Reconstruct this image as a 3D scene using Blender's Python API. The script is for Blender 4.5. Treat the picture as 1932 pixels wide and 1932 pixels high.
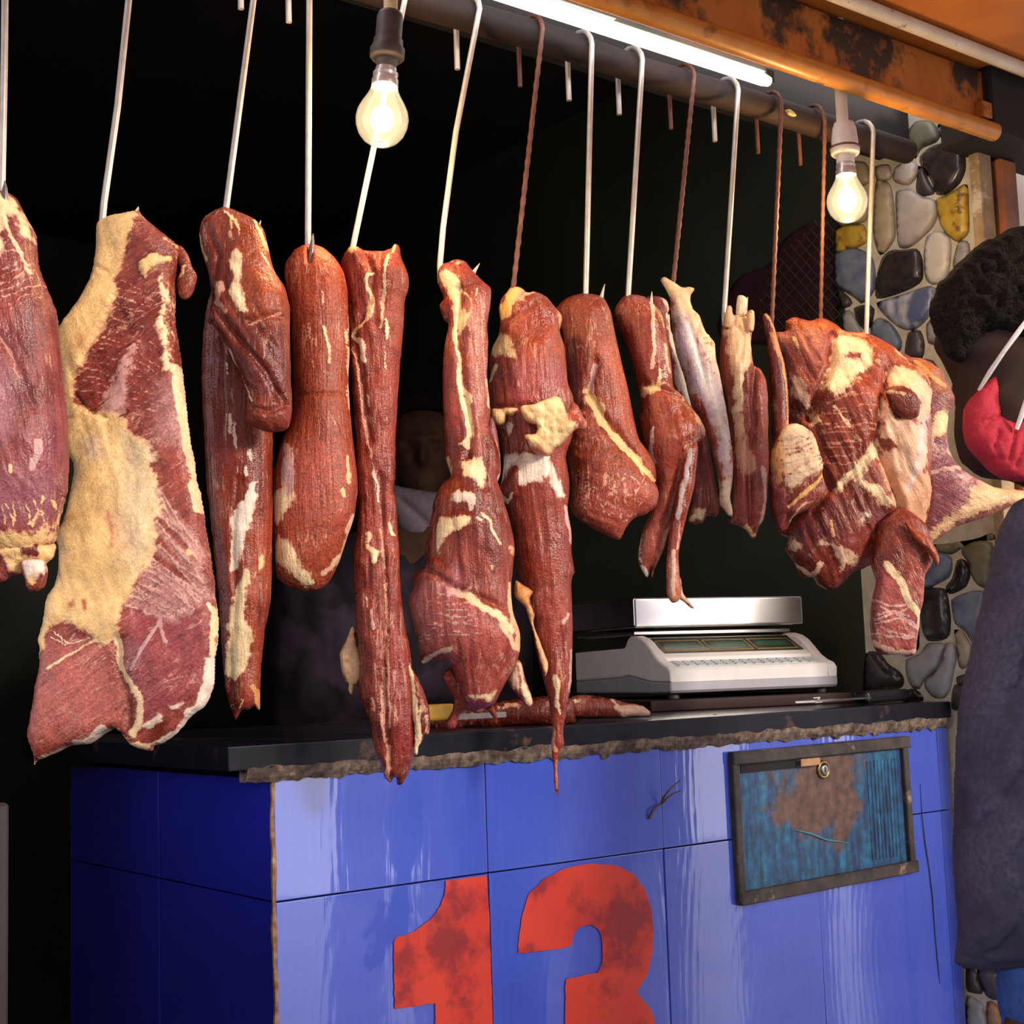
import bpy, bmesh, math, random
import numpy as np
from mathutils import Vector, Matrix
from mathutils.geometry import delaunay_2d_cdt

for o in list(bpy.data.objects):
    bpy.data.objects.remove(o)
scene = bpy.context.scene
COL = scene.collection
random.seed(7)
RNG = np.random.default_rng(11)

# ------------------------------------------------------------------ camera
IMG = 1932.0
FPX = 2747.7
CAM = np.array([-0.7914, -1.4649, 1.1055])
CR = np.array([0.79035349, -0.61172291, -0.03371107])     # camera right
CD = np.array([0.04137181, 0.10819034, -0.99326896])      # camera down
CF = np.array([0.61125259, 0.78363891, 0.11081669])       # camera forward
cd = bpy.data.cameras.new('camera')
cam = bpy.data.objects.new('camera', cd)
COL.objects.link(cam)
cd.sensor_width = 36.0
cd.lens = FPX / IMG * 36.0
cd.clip_start = 0.02
cam.matrix_world = Matrix(((CR[0], -CD[0], -CF[0], CAM[0]), (CR[1], -CD[1], -CF[1], CAM[1]),
                           (CR[2], -CD[2], -CF[2], CAM[2]), (0, 0, 0, 1)))
scene.camera = cam
scene.cycles.max_bounces = 6
scene.cycles.diffuse_bounces = 3
scene.cycles.glossy_bounces = 3

# ------------------------------------------------------------------ world: soft overcast daylight of the street
w = bpy.data.worlds.new('world')
scene.world = w
w.use_nodes = True
bg = w.node_tree.nodes['Background']
bg.inputs[0].default_value = (1.0, 0.94, 0.98, 1)
bg.inputs[1].default_value = 1.5
sun_d = bpy.data.lights.new('street_daylight', 'SUN')
sun_d.energy = 2.3
sun_d.angle = math.radians(12)
sun_d.color = (1.0, 0.87, 0.72)
sun = bpy.data.objects.new('street_daylight', sun_d)
COL.objects.link(sun)
SUNDIR = Vector((-0.20, 0.90, -0.25))
sun.rotation_euler = SUNDIR.to_track_quat('-Z', 'Y').to_euler()

LAMP_W = 3.0     # bulbs, used by the lamp builder
TUBE_E = 3.5     # fluorescent tube

vs = scene.view_settings
vs.view_transform = 'Standard'
vs.look = 'None'
vs.gamma = 1.0
vs.use_curve_mapping = False
vs.exposure = 0.95

# ------------------------------------------------------------------ helpers: picture geometry
def rays(P):
    P = np.atleast_2d(np.asarray(P, float))
    a = (P[:, :1] - IMG / 2) / FPX
    b = (P[:, 1:2] - IMG / 2) / FPX
    return CF[None] + a * CR[None] + b * CD[None]

def on_plane(P, O, N):
    d = rays(P)
    O = np.asarray(O, float); N = np.asarray(N, float)
    t = ((O - CAM) @ N) / (d @ N)
    return CAM[None] + d * t[:, None]

def aty(px, py, y):
    return on_plane([(px, py)], (0, y, 0), (0, 1, 0))[0]

def atx(px, py, x):
    return on_plane([(px, py)], (x, 0, 0), (1, 0, 0))[0]

def atd(px, py, d):
    return CAM + rays([(px, py)])[0] * d

def depth(p):
    return float((np.asarray(p) - CAM) @ CF)

YAW = math.radians(37.955)
class Frame:
    """a vertical plane: origin, horizontal axis U, vertical V, outward normal N"""
    def __init__(s, O, yaw=0.0, U=None, N=None):
        s.O = np.asarray(O, float)
        a = YAW + yaw
        s.U = np.array([math.cos(a), -math.sin(a), 0.0]) if U is None else np.asarray(U, float)
        s.N = np.array([-math.sin(a), -math.cos(a), 0.0]) if N is None else np.asarray(N, float)
        s.V = np.array([0, 0, 1.0])
        s.k = depth(s.O) / FPX
    def mat(s):
        m = Matrix.Identity(4)
        for i in range(3):
            m[i][0] = s.U[i]; m[i][1] = -s.N[i]; m[i][2] = s.V[i]; m[i][3] = s.O[i]
        return m
    def uv(s, P):
        Q = on_plane(P, s.O, s.N) - s.O[None]
        return np.stack([Q @ s.U, Q @ s.V], 1)
    def local(s, W):
        Q = np.asarray(W, float) - s.O
        return np.stack([Q @ s.U, -(Q @ s.N), Q @ s.V], -1)

def zm(ox, oy, k):
    return lambda *pts: [(ox + x * k, oy + y * k) for x, y in pts]
K7 = 700 / 1932
Z1 = zm(0, 300, K7); Z2 = zm(0, 900, K7); Z3 = zm(600, 400, K7); Z4 = zm(600, 900, K7)
Z5 = zm(1232, 450, K7); Z6 = zm(1232, 0, K7)
ZD = zm(500, 1600, 800 / 1932); ZS = zm(1040, 1080, 560 / 1932)
ZB = zm(1632, 980, 300 / 1380); ZC = zm(1780, 1700, 152 / 1266); ZH = zm(1700, 400, 232 / 747)

# ------------------------------------------------------------------ helpers: 2d fields
def catmull(P, closed=True, sub=6):
    P = np.asarray(P, float); n = len(P); out = []
    rng = range(n) if closed else range(n - 1)
    for i in rng:
        if closed:
            a, b, c, d = P[(i - 1) % n], P[i], P[(i + 1) % n], P[(i + 2) % n]
        else:
            a, b, c, d = P[max(i - 1, 0)], P[i], P[i + 1], P[min(i + 2, n - 1)]
        for j in range(sub):
            t = j / sub
            lin = b + (c - b) * t
            cr = 0.5 * (2 * b + (c - a) * t + (2 * a - 5 * b + 4 * c - d) * t * t + (3 * b - a - 3 * c + d) * t ** 3)
            out.append(0.35 * lin + 0.65 * cr)
    if not closed:
        out.append(P[-1])
    return np.array(out)

def resample(P, s, closed=True):
    P = np.asarray(P, float)
    Q = np.vstack([P, P[:1]]) if closed else P
    L = np.concatenate([[0], np.cumsum(np.linalg.norm(np.diff(Q, axis=0), axis=1))])
    n = max(3, int(round(L[-1] / s)))
    t = np.linspace(0, L[-1], n, endpoint=not closed)
    return np.stack([np.interp(t, L, Q[:, 0]), np.interp(t, L, Q[:, 1])], 1)

def inside(poly, P):
    x, y = P[:, 0], P[:, 1]; r = np.zeros(len(P), bool); n = len(poly)
    for i in range(n):
        x0, y0 = poly[i]; x1, y1 = poly[(i + 1) % n]
        if y0 == y1: continue
        c = (y0 > y) != (y1 > y)
        r ^= c & (x < (x1 - x0) * (y - y0) / (y1 - y0) + x0)
    return r

def dist(line, P, closed=False):
    line = np.asarray(line, float); n = len(line); D = np.full(len(P), 1e18)
    for i in range(n if closed else n - 1):
        a = line[i]; b = line[(i + 1) % n]; ab = b - a; l2 = ab @ ab + 1e-12
        t = np.clip(((P - a) @ ab) / l2, 0, 1)
        q = P - a - t[:, None] * ab
        D = np.minimum(D, (q * q).sum(1))
    return np.sqrt(D)

def sstep(a, b, x):
    t = np.clip((x - a) / (b - a + 1e-12), 0, 1)
    return t * t * (3 - 2 * t)

_T = RNG.random((256, 256))
def vnoise(x, y):
    xi = np.floor(x).astype(int); yi = np.floor(y).astype(int)
    fx = x - xi; fy = y - yi
    fx = fx * fx * (3 - 2 * fx); fy = fy * fy * (3 - 2 * fy)
    g = lambda i, j: _T[i & 255, j & 255]
    return (g(xi, yi) * (1 - fx) + g(xi + 1, yi) * fx) * (1 - fy) + (g(xi, yi + 1) * (1 - fx) + g(xi + 1, yi + 1) * fx) * fy - 0.5

def fbm(P, wl, oct=3, off=0.0):
    v = 0; a = 1.0
    for i in range(oct):
        v = v + a * vnoise(P[:, 0] / wl + 17.3 * i + off, P[:, 1] / wl + 9.1 * i + off * 1.7)
        a *= 0.5; wl *= 0.5
    return v

def triangulate(poly, s):
    B = resample(poly, s)
    lo = B.min(0); hi = B.max(0)
    ys = np.arange(lo[1], hi[1], s * 0.866)
    pts = []
    for j, y in enumerate(ys):
        xs = np.arange(lo[0] + (s / 2 if j % 2 else 0), hi[0], s)
        pts.append(np.stack([xs, np.full_like(xs, y)], 1))
    G = np.vstack(pts)
    G = G[inside(B, G)]
    if len(G):
        G = G[dist(B, G, True) > 0.55 * s]
    A = np.vstack([B, G]) if len(G) else B
    nb = len(B)
    r = delaunay_2d_cdt([Vector(p) for p in A.tolist()], [(i, (i + 1) % nb) for i in range(nb)], [], 1, 1e-4)
    V = np.array([tuple(v) for v in r[0]]); F = np.array([f for f in r[2] if len(f) == 3], int)
    # drop triangles outside the outline
    c = V[F].mean(1)
    F = F[inside(B, c)]
    d = dist(B, V, True)
    return V, F, d < 1e-3, d

def poisson(V, F, bnd, s, dmax):
    E = np.sort(np.vstack([F[:, [0, 1]], F[:, [1, 2]], F[:, [2, 0]]]), 1)
    E = np.unique(E, axis=0); n = len(V); i, j = E[:, 0], E[:, 1]
    deg = np.maximum(np.bincount(i, minlength=n) + np.bincount(j, minlength=n), 1)
    N = max(4.0, 2.2 * dmax / s); rho = math.cos(math.pi / N)
    x0 = np.zeros(n); x1 = np.zeros(n); om = 1.0
    for it in range(int(N * 3) + 20):
        J = (np.bincount(i, x1[j], n) + np.bincount(j, x1[i], n)) / deg + s * s * 0.25
        J[bnd] = 0
        x2 = om * (J - x0) + x0
        x0, x1 = x1, x2
        om = 1 / (1 - rho * rho / 2) if it == 0 else 1 / (1 - rho * rho * om / 4)
    return np.maximum(x1, 0)

# ------------------------------------------------------------------ helpers: objects
def link(name, me, parent=None, m=None):
    o = bpy.data.objects.new(name, me)
    COL.objects.link(o)
    if parent is not None: o.parent = parent
    if m is not None:
        if me is not None: me.materials.append(m)
    return o

def tag(o, label=None, cat=None, group=None, kind=None):
    if label: o['label'] = label
    if cat: o['category'] = cat
    if group: o['group'] = group
    if kind: o['kind'] = kind
    return o

def empty(name, mat=None):
    o = bpy.data.objects.new(name, None)
    o.empty_display_size = 0.05
    COL.objects.link(o)
    if mat is not None: o.matrix_world = mat
    return o

def mesh_from(name, verts, faces, smooth=True):
    me = bpy.data.meshes.new(name)
    me.from_pydata([tuple(v) for v in verts], [], [tuple(f) for f in faces])
    me.update()
    if smooth: me.polygons.foreach_set('use_smooth', [True] * len(me.polygons))
    return me

def bm_obj(name, bm, m, parent=None, smooth=False, sharp=35):
    bmesh.ops.recalc_face_normals(bm, faces=bm.faces)
    me = bpy.data.meshes.new(name)
    bm.to_mesh(me); bm.free()
    if smooth:
        me.polygons.foreach_set('use_smooth', [True] * len(me.polygons))
        try: me.set_sharp_from_angle(angle=math.radians(sharp))
        except Exception: pass
    o = link(name, me, parent, m)
    if smooth and len(me.polygons) < 400:
        wn = o.modifiers.new('weighted_normal', 'WEIGHTED_NORMAL'); wn.keep_sharp = True; wn.weight = 100
    return o

def add_box(bm, x0, x1, y0, y1, z0, z1, bev=0.0, seg=1, M=None):
    r = bmesh.ops.create_cube(bm, size=1.0)
    vs_ = r['verts']
    for v in vs_:
        v.co = Vector(((v.co.x + .5) * (x1 - x0) + x0, (v.co.y + .5) * (y1 - y0) + y0, (v.co.z + .5) * (z1 - z0) + z0))
    if bev > 0:
        es = list({e for v in vs_ for e in v.link_edges})
        r = bmesh.ops.bevel(bm, geom=es, offset=bev, segments=seg, affect='EDGES', profile=0.5)
        vs_ = list({v for f in r['faces'] for v in f.verts} | {v for v in vs_ if v.is_valid})
    if M is not None:
        bmesh.ops.transform(bm, matrix=M, verts=vs_)
    return vs_

def box_obj(name, b, m, parent=None, bev=0.0, seg=1, M=None):
    bm = bmesh.new(); add_box(bm, *b, bev=bev, seg=seg, M=M)
    return bm_obj(name, bm, m, parent, smooth=bev > 0 and seg > 1)

def add_tube(bm, pts, r, n=10, cap=True):
    pts = [Vector(tuple(p)) for p in pts]
    R = r if hasattr(r, '__len__') else [r] * len(pts)
    t0 = (pts[1] - pts[0]).normalized()
    up = Vector((0, 0, 1)) if abs(t0.z) < .9 else Vector((1, 0, 0))
    a = t0.cross(up).normalized(); rings = []
    for i, p in enumerate(pts):
        t = (pts[min(i + 1, len(pts) - 1)] - pts[max(i - 1, 0)]).normalized()
        a = (a - t * a.dot(t)).normalized(); b = t.cross(a)
        rings.append([bm.verts.new(p + (a * math.cos(q) + b * math.sin(q)) * R[i]) for q in [2 * math.pi * k / n for k in range(n)]])
    for A, B in zip(rings, rings[1:]):
        for k in range(n):
            bm.faces.new((A[k], A[(k + 1) % n], B[(k + 1) % n], B[k]))
    if cap:
        bm.faces.new(rings[0][::-1]); bm.faces.new(rings[-1])

def tube_obj(name, pts, r, m, parent=None, n=10):
    bm = bmesh.new(); add_tube(bm, pts, r, n)
    return bm_obj(name, bm, m, parent, smooth=True, sharp=50)

def add_lathe(bm, prof, n=24, M=None):
    rings = []
    for r, z in prof:
        rings.append([bm.verts.new((max(r, 1e-5) * math.cos(2 * math.pi * k / n), max(r, 1e-5) * math.sin(2 * math.pi * k / n), z)) for k in range(n)])
    for A, B in zip(rings, rings[1:]):
        for k in range(n):
            bm.faces.new((A[k], A[(k + 1) % n], B[(k + 1) % n], B[k]))
    if M is not None:
        bmesh.ops.transform(bm, matrix=M, verts=[v for r in rings for v in r])

def lathe_obj(name, prof, m, parent=None, n=24, M=None):
    bm = bmesh.new(); add_lathe(bm, prof, n, M)
    return bm_obj(name, bm, m, parent, smooth=True, sharp=60)

# ------------------------------------------------------------------ helpers: materials
def new_mat(name):
    m = bpy.data.materials.new(name); m.use_nodes = True
    nt = m.node_tree
    return m, nt, nt.nodes['Principled BSDF']

def nd(nt, t, **kw):
    n = nt.nodes.new(t)
    for k, v in kw.items():
        if k in ('i',):
            for a, b in v.items(): n.inputs[a].default_value = b
        else: setattr(n, k, v)
    return n

def c4(c): return (c[0], c[1], c[2], 1.0)

def nmat(name, c1, c2=None, scale=20.0, rough=0.6, bump=0.0, metal=0.0, stretch=(1, 1, 1), detail=4.0, lo=0.35, hi=0.65,
         c3=None, scale3=3.0, lo3=.5, hi3=.6, spec=0.5, bscale=None, bdist=0.002, coat=0.0):
    m, nt, b = new_mat(name)
    b.inputs['Roughness'].default_value = rough
    b.inputs['Metallic'].default_value = metal
    b.inputs['Specular IOR Level'].default_value = spec
    if coat: b.inputs['Coat Weight'].default_value = coat; b.inputs['Coat Roughness'].default_value = .08
    tc = nd(nt, 'ShaderNodeTexCoord')
    mp = nd(nt, 'ShaderNodeMapping'); mp.inputs['Scale'].default_value = stretch
    nt.links.new(tc.outputs['Object'], mp.inputs[0])
    nz = nd(nt, 'ShaderNodeTexNoise', i={'Scale': scale, 'Detail': detail})
    nt.links.new(mp.outputs[0], nz.inputs['Vector'])
    rp = nd(nt, 'ShaderNodeMapRange', i={'From Min': lo, 'From Max': hi})
    nt.links.new(nz.outputs['Fac'], rp.inputs['Value'])
    mx = nd(nt, 'ShaderNodeMix', data_type='RGBA')
    mx.inputs['A'].default_value = c4(c1); mx.inputs['B'].default_value = c4(c2 or c1)
    nt.links.new(rp.outputs[0], mx.inputs['Factor'])
    out = mx.outputs['Result']
    if c3:
        n3 = nd(nt, 'ShaderNodeTexNoise', i={'Scale': scale3, 'Detail': 6.0, 'Roughness': .65})
        nt.links.new(tc.outputs['Object'], n3.inputs['Vector'])
        r3 = nd(nt, 'ShaderNodeMapRange', i={'From Min': lo3, 'From Max': hi3})
        nt.links.new(n3.outputs['Fac'], r3.inputs['Value'])
        m3 = nd(nt, 'ShaderNodeMix', data_type='RGBA'); m3.inputs['B'].default_value = c4(c3)
        nt.links.new(r3.outputs[0], m3.inputs['Factor']); nt.links.new(out, m3.inputs['A'])
        out = m3.outputs['Result']
    nt.links.new(out, b.inputs['Base Color'])
    if bump:
        bn = nd(nt, 'ShaderNodeBump', i={'Strength': bump, 'Distance': bdist})
        if bscale:
            nb = nd(nt, 'ShaderNodeTexNoise', i={'Scale': bscale, 'Detail': 3.0})
            nt.links.new(mp.outputs[0], nb.inputs['Vector']); nt.links.new(nb.outputs['Fac'], bn.inputs['Height'])
        else:
            nt.links.new(nz.outputs['Fac'], bn.inputs['Height'])
        nt.links.new(bn.outputs[0], b.inputs['Normal'])
    return m

def emit_mat(name, col, strength):
    m, nt, b = new_mat(name)
    b.inputs['Base Color'].default_value = c4(col)
    b.inputs['Emission Color'].default_value = c4(col)
    b.inputs['Emission Strength'].default_value = strength
    return m

def meat_mat(name, dark, light, fib=(220, 220, 14), ang=0.0, rough=0.42, marb=0.0, bump=0.5, seed=0.0, spots=0.35, pinkish=False):
    """moist muscle: fibre grain, thin pale streaks, painted fat (attribute 'paint') and soft tone (attribute 'tint')"""
    m, nt, b = new_mat(name)
    L = nt.links.new
    dark = (dark[0] * .78, dark[1] * .58, dark[2] * .42); light = (light[0] * .90, light[1] * .70, light[2] * .54)
    tmul = (.92, .70, .62)
    if pinkish:
        dark = (dark[0], dark[1] * 1.30, dark[2] * 1.75); light = (light[0], light[1] * 1.25, light[2] * 1.65); tmul = (.92, .86, .86)
    def math_(op, x, y=None, z=None, clamp=False):
        n = nd(nt, 'ShaderNodeMath', operation=op, use_clamp=clamp)
        for i, v in enumerate((x, y, z)):
            if v is None: continue
            if isinstance(v, (int, float)): n.inputs[i].default_value = v
            else: L(v, n.inputs[i])
        return n.outputs[0]
    def rng_(v, a, b_, c=0.0, d=1.0, smooth=False):
        n = nd(nt, 'ShaderNodeMapRange', i={'From Min': a, 'From Max': b_, 'To Min': c, 'To Max': d})
        if smooth: n.interpolation_type = 'SMOOTHSTEP'
        L(v, n.inputs['Value']); return n.outputs[0]
    def noise_(vec, sc, det=3.0, ro=.6, dist_=0.0):
        n = nd(nt, 'ShaderNodeTexNoise', i={'Scale': sc, 'Detail': det, 'Roughness': ro, 'Distortion': dist_}); L(vec, n.inputs['Vector']); return n.outputs['Fac']
    def mix_(f, a, b_, blend='MIX'):
        n = nd(nt, 'ShaderNodeMix', data_type='RGBA', blend_type=blend)
        for k, v in (('Factor', f), ('A', a), ('B', b_)):
            if isinstance(v, (int, float)): n.inputs[k].default_value = v
            elif isinstance(v, tuple): n.inputs[k].default_value = c4(v)
            else: L(v, n.inputs[k])
        return n.outputs['Result']
    tc = nd(nt, 'ShaderNodeTexCoord')
    mp0 = nd(nt, 'ShaderNodeMapping'); mp0.inputs['Location'].default_value = (seed, seed * .7, seed * 1.3)
    mp0.inputs['Rotation'].default_value = (0, ang, 0)
    L(tc.outputs['Object'], mp0.inputs[0]); v0 = mp0.outputs[0]
    mp = nd(nt, 'ShaderNodeMapping'); mp.inputs['Scale'].default_value = fib; L(v0, mp.inputs[0])
    mv = nd(nt, 'ShaderNodeMapping'); mv.inputs['Scale'].default_value = (fib[0] * .40, fib[1] * .40, fib[2] * .8); L(v0, mv.inputs[0])
    fn = noise_(mp.outputs[0], 1.0, 3.0)
    bn_ = noise_(v0, 26.0, 5.0)
    big = noise_(v0, 7.0, 3.0)
    sn = noise_(v0, 430.0, 2.0)
    tone = math_('ADD', math_('MULTIPLY', fn, .8), math_('ADD', math_('MULTIPLY', bn_, .7), math_('MULTIPLY', big, .9)))
    col = mix_(rng_(tone, .98, 1.44), dark, light)
    sp = rng_(sn, .3, .7, 1 - spots, 1 + spots)
    at = nd(nt, 'ShaderNodeAttribute', attribute_name='tint')
    tf = math_('MULTIPLY', at.outputs['Alpha'], rng_(math_('ADD', fn, bn_), .7, 1.3, .55, 1.2), clamp=True)
    col = mix_(tf, col, mix_(1.0, at.outputs['Color'], tmul, 'MULTIPLY'))
    # thin connective lines and pale flecks along the grain
    rid = math_('ABSOLUTE', math_('SUBTRACT', noise_(mv.outputs[0], 1.0, 3.0, .55, .8), .5))
    ln = math_('MULTIPLY', rng_(rid, .006, .030, 1.0, 0.0), rng_(noise_(v0, 16.0, 3.0), .50 - .10 * marb, .66 - .10 * marb))
    col = mix_(math_('MULTIPLY', ln, .62), col, (.60, .32, .22))
    fl_ = rng_(noise_(mv.outputs[0], 1.7, 4.0, .7, .4), .640 - .10 * marb, .72 - .10 * marb)
    col = mix_(math_('MULTIPLY', fl_, .60), col, (.66, .38, .26))
    dk = rng_(noise_(mv.outputs[0], 1.3, 3.0, .6), .40, .30)
    col = mix_(math_('MULTIPLY', dk, .45), col, (dark[0] * .45, dark[1] * .4, dark[2] * .4))
    col = mix_(1.0, col, sp, 'MULTIPLY')
    # fat and sinew
    pa = nd(nt, 'ShaderNodeAttribute', attribute_name='paint')
    pn = math_('ADD', math_('MULTIPLY_ADD', noise_(v0, 75.0, 5.0, .72, .5), 1.5, -.75), math_('MULTIPLY_ADD', fn, .9, -.45))
    ps = math_('ADD', pa.outputs['Alpha'], pn)
    edge = rng_(ps, .28, .60, 0, 1, True); core = rng_(ps, .40, .95, 0, 1, True)
    fcol = mix_(1.0, pa.outputs['Color'], rng_(math_('ADD', bn_, math_('MULTIPLY', noise_(v0, 170.0, 3.0), .5)), .55, .95, .70, 1.16), 'MULTIPLY')
    warm = mix_(.55, fcol, (.58, .26, .16))
    fcol = mix_(core, warm, fcol)
    fcol = mix_(1.0, fcol, rng_(sn, .3, .7, .90, 1.10), 'MULTIPLY')
    col = mix_(edge, col, fcol)
    L(col, b.inputs['Base Color'])
    L(rng_(bn_, .35, .7, rough - .14, rough + .16), b.inputs['Roughness'])
    b.inputs['Specular IOR Level'].default_value = 0.38
    hgt = math_('ADD', math_('MULTIPLY', sn, .5), math_('ADD', math_('MULTIPLY', fn, 1.0), math_('MULTIPLY', edge, .25)))
    bu = nd(nt, 'ShaderNodeBump', i={'Strength': bump, 'Distance': .0030}); L(hgt, bu.inputs['Height'])
    bu2 = nd(nt, 'ShaderNodeBump', i={'Strength': .45, 'Distance': .007}); L(bn_, bu2.inputs['Height']); L(bu.outputs[0], bu2.inputs['Normal'])
    L(bu2.outputs[0], b.inputs['Normal'])
    return m

# ------------------------------------------------------------------ helpers: solids grown from an outline
def fan(A, B, n, jit=0.0):
    A = resample(np.array(A, float), 1, False); B = resample(np.array(B, float), 1, False)
    out = []
    for i in range(n):
        t = (i + .5) / n
        a = A[int(t * (len(A) - 1))]; b = B[int(t * (len(B) - 1))]
        c = (a + b) / 2 + RNG.normal(0, jit, 2)
        out.append([a + RNG.normal(0, jit, 2), c, b + RNG.normal(0, jit, 2)])
    return out

def inflate(name, outline, fr, m, s=4.0, T=0.04, a=1.0, back=1.0, bumps=(), creases=(), paint=(), tint=(), fibre=None,
            lump=0.0, lumpwl=40.0, dz=0.0, parent=None, smooth_outline=True, rag=0.0, fatlift=0.0012, lean=None, shift=0.0):
    """closed solid: the outline in the plane of frame fr, swollen to real thickness on both sides"""
    poly = catmull(outline) if smooth_outline else np.array(outline, float)
    if rag > 0:
        poly = resample(poly, s)
        d = np.roll(poly, -1, 0) - np.roll(poly, 1, 0); nrm = np.stack([d[:, 1], -d[:, 0]], 1)
        nrm /= np.linalg.norm(nrm, axis=1)[:, None] + 1e-9
        poly = poly + nrm * (fbm(poly, 22, 3, shift) * rag * 2)[:, None]
    V, F, bnd, d = triangulate(poly, s)
    phi = poisson(V, F, bnd, s, d.max())
    hm = np.sqrt(2 * phi) * fr.k
    h = T * np.tanh(a * hm / T)
    edge = np.clip(hm / (hm + 5 * fr.k), 0, 1)
    rel = np.zeros(len(V))
    for cx, cy, rx, ry, an, amp in bumps:
        ca, sa = math.cos(math.radians(an)), math.sin(math.radians(an))
        x = (V[:, 0] - cx) * ca + (V[:, 1] - cy) * sa; y = -(V[:, 0] - cx) * sa + (V[:, 1] - cy) * ca
        rel += amp * np.exp(-((x / rx) ** 2 + (y / ry) ** 2))
    for line, wd, amp in creases:
        dd = dist(line, V)
        rel += amp * np.exp(-(dd / wd) ** 2)
    if fibre:
        an, across, along, amp = fibre
        ca, sa = math.cos(math.radians(an)), math.sin(math.radians(an))
        q = np.stack([(V[:, 0] * ca + V[:, 1] * sa) / along, (-V[:, 0] * sa + V[:, 1] * ca) / across], 1)
        q[:, 1] += fbm(V, 60, 2, shift) * 1.2
        rel += amp * (vnoise(q[:, 0] + shift, q[:, 1]) * 1.4 + vnoise(q[:, 0] * 2 + 5, q[:, 1] * 2 + 3) * .7)
    if lump > 0:
        rel += lump * fbm(V, lumpwl, 3, shift + 3.3)
    # colours
    pc = np.zeros((len(V), 4)); tcn = np.zeros((len(V), 4))
    pc[:, :3] = .6; tcn[:, :3] = .3
    wob = np.stack([fbm(V, 16, 3, 5.0 + shift), fbm(V, 16, 3, 8.0 + shift)], 1)
    lift = np.zeros(len(V))
    for tgt, lst in ((tcn, tint), (pc, paint)):
        for it in lst:
            kind, g, wd, col, amt = it
            Q = V + wob * (7 if kind == 'P' else 4)
            if kind == 'P':
                dd = dist(g, Q, True); dd[~inside(np.asarray(g, float), Q)] *= -1
                ww = wd * (1.9 if tgt is pc else 1.0)
                al = sstep(-ww, ww, dd) * amt
            else:
                al = (1 - sstep(wd * .25, wd * 1.5, dist(catmull(g, False, 4) if len(g) > 2 else g, Q))) * amt
            if tgt is pc and amt > 0: lift = np.maximum(lift, al * (1.0 if kind == 'P' else .35))
            oa = tgt[:, 3].copy()
            mixk = np.where(oa < 1e-3, 1.0, al / np.maximum(np.maximum(al, oa), 1e-3))
            mixk = np.where(al <= 1e-3, 0, mixk)[:, None]
            tgt[:, :3] = tgt[:, :3] * (1 - mixk) + np.array(col)[None] * mixk
            tgt[:, 3] = np.maximum(oa, al) if amt >= 0 else oa
            if amt < 0:      # negative: wipe
                tgt[:, 3] = oa * (1 + al)
    rel += fatlift * lift
    uv = fr.uv(V)
    n = len(V)
    yf = -(h + rel * edge) - dz
    yb = h * back - dz
    yf[bnd] = -dz; yb[bnd] = -dz
    bi = np.full(n, -1); inn = np.where(~bnd)[0]
    bi[inn] = n + np.arange(len(inn)); bi[bnd] = np.where(bnd)[0]
    verts = np.vstack([np.stack([uv[:, 0], yf, uv[:, 1]], 1), np.stack([uv[inn, 0], yb[inn], uv[inn, 1]], 1)])
    # orient faces: front toward -y
    P = verts
    e1 = uv[F[:, 1]] - uv[F[:, 0]]; e2 = uv[F[:, 2]] - uv[F[:, 0]]
    ccw = (e1[:, 0] * e2[:, 1] - e1[:, 1] * e2[:, 0]) > 0
    FF = np.where(ccw[:, None], F, F[:, [0, 2, 1]])
    FB = bi[FF][:, [0, 2, 1]]
    # triangles whose corners all lie on the rim exist once only
    keep = ~(bnd[FF].all(1))
    faces = np.vstack([FF, FB[keep]])
    me = bpy.data.meshes.new(name)
    me.vertices.add(len(P)); me.vertices.foreach_set('co', P.ravel())
    me.loops.add(len(faces) * 3); me.loops.foreach_set('vertex_index', faces.ravel().astype(np.int32))
    me.polygons.add(len(faces)); me.polygons.foreach_set('loop_start', np.arange(0, len(faces) * 3, 3, dtype=np.int32))
    me.polygons.foreach_set('use_smooth', np.ones(len(faces), bool))
    me.update(calc_edges=True); me.validate()
    if paint or tint:
        for nm, arr in (('paint', pc), ('tint', tcn)):
            at = me.attributes.new(nm, 'FLOAT_COLOR', 'POINT')
            at.data.foreach_set('color', np.vstack([arr, arr[inn]]).astype(np.float32).ravel())
    o = link(name, me, parent, m)
    if parent is None: o.matrix_world = fr.mat()
    return o

def flat_solid(name, outline, fr, m, thick, s=8.0, parent=None, rag=0.0):
    """flat plate with the given outline and real thickness"""
    poly = resample(np.array(outline, float), s)
    if rag: poly = poly + RNG.normal(0, rag, poly.shape)
    V, F, bnd, d = triangulate(poly, s)
    uv = fr.uv(V); n = len(V)
    e1 = uv[F[:, 1]] - uv[F[:, 0]]; e2 = uv[F[:, 2]] - uv[F[:, 0]]
    F = np.where(((e1[:, 0] * e2[:, 1] - e1[:, 1] * e2[:, 0]) > 0)[:, None], F, F[:, [0, 2, 1]])
    W3 = lambda h: [Vector(fr.O + fr.U * a + fr.V * b + fr.N * h) for a, b in uv]
    bm = bmesh.new()
    A = [bm.verts.new(p) for p in W3(thick)]; B = [bm.verts.new(p) for p in W3(0.0)]
    cnt = {}
    for f in F:
        bm.faces.new([A[i] for i in f])
        for i in range(3):
            e = (f[i], f[(i + 1) % 3]); cnt[tuple(sorted(e))] = cnt.get(tuple(sorted(e)), 0) + 1
    for f in F:
        for i in range(3):
            p, q = f[i], f[(i + 1) % 3]
            if cnt[tuple(sorted((p, q)))] == 1: bm.faces.new((B[p], B[q], A[q], A[p]))
    me = bpy.data.meshes.new(name); bm.to_mesh(me); bm.free()
    return link(name, me, parent, m)
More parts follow.
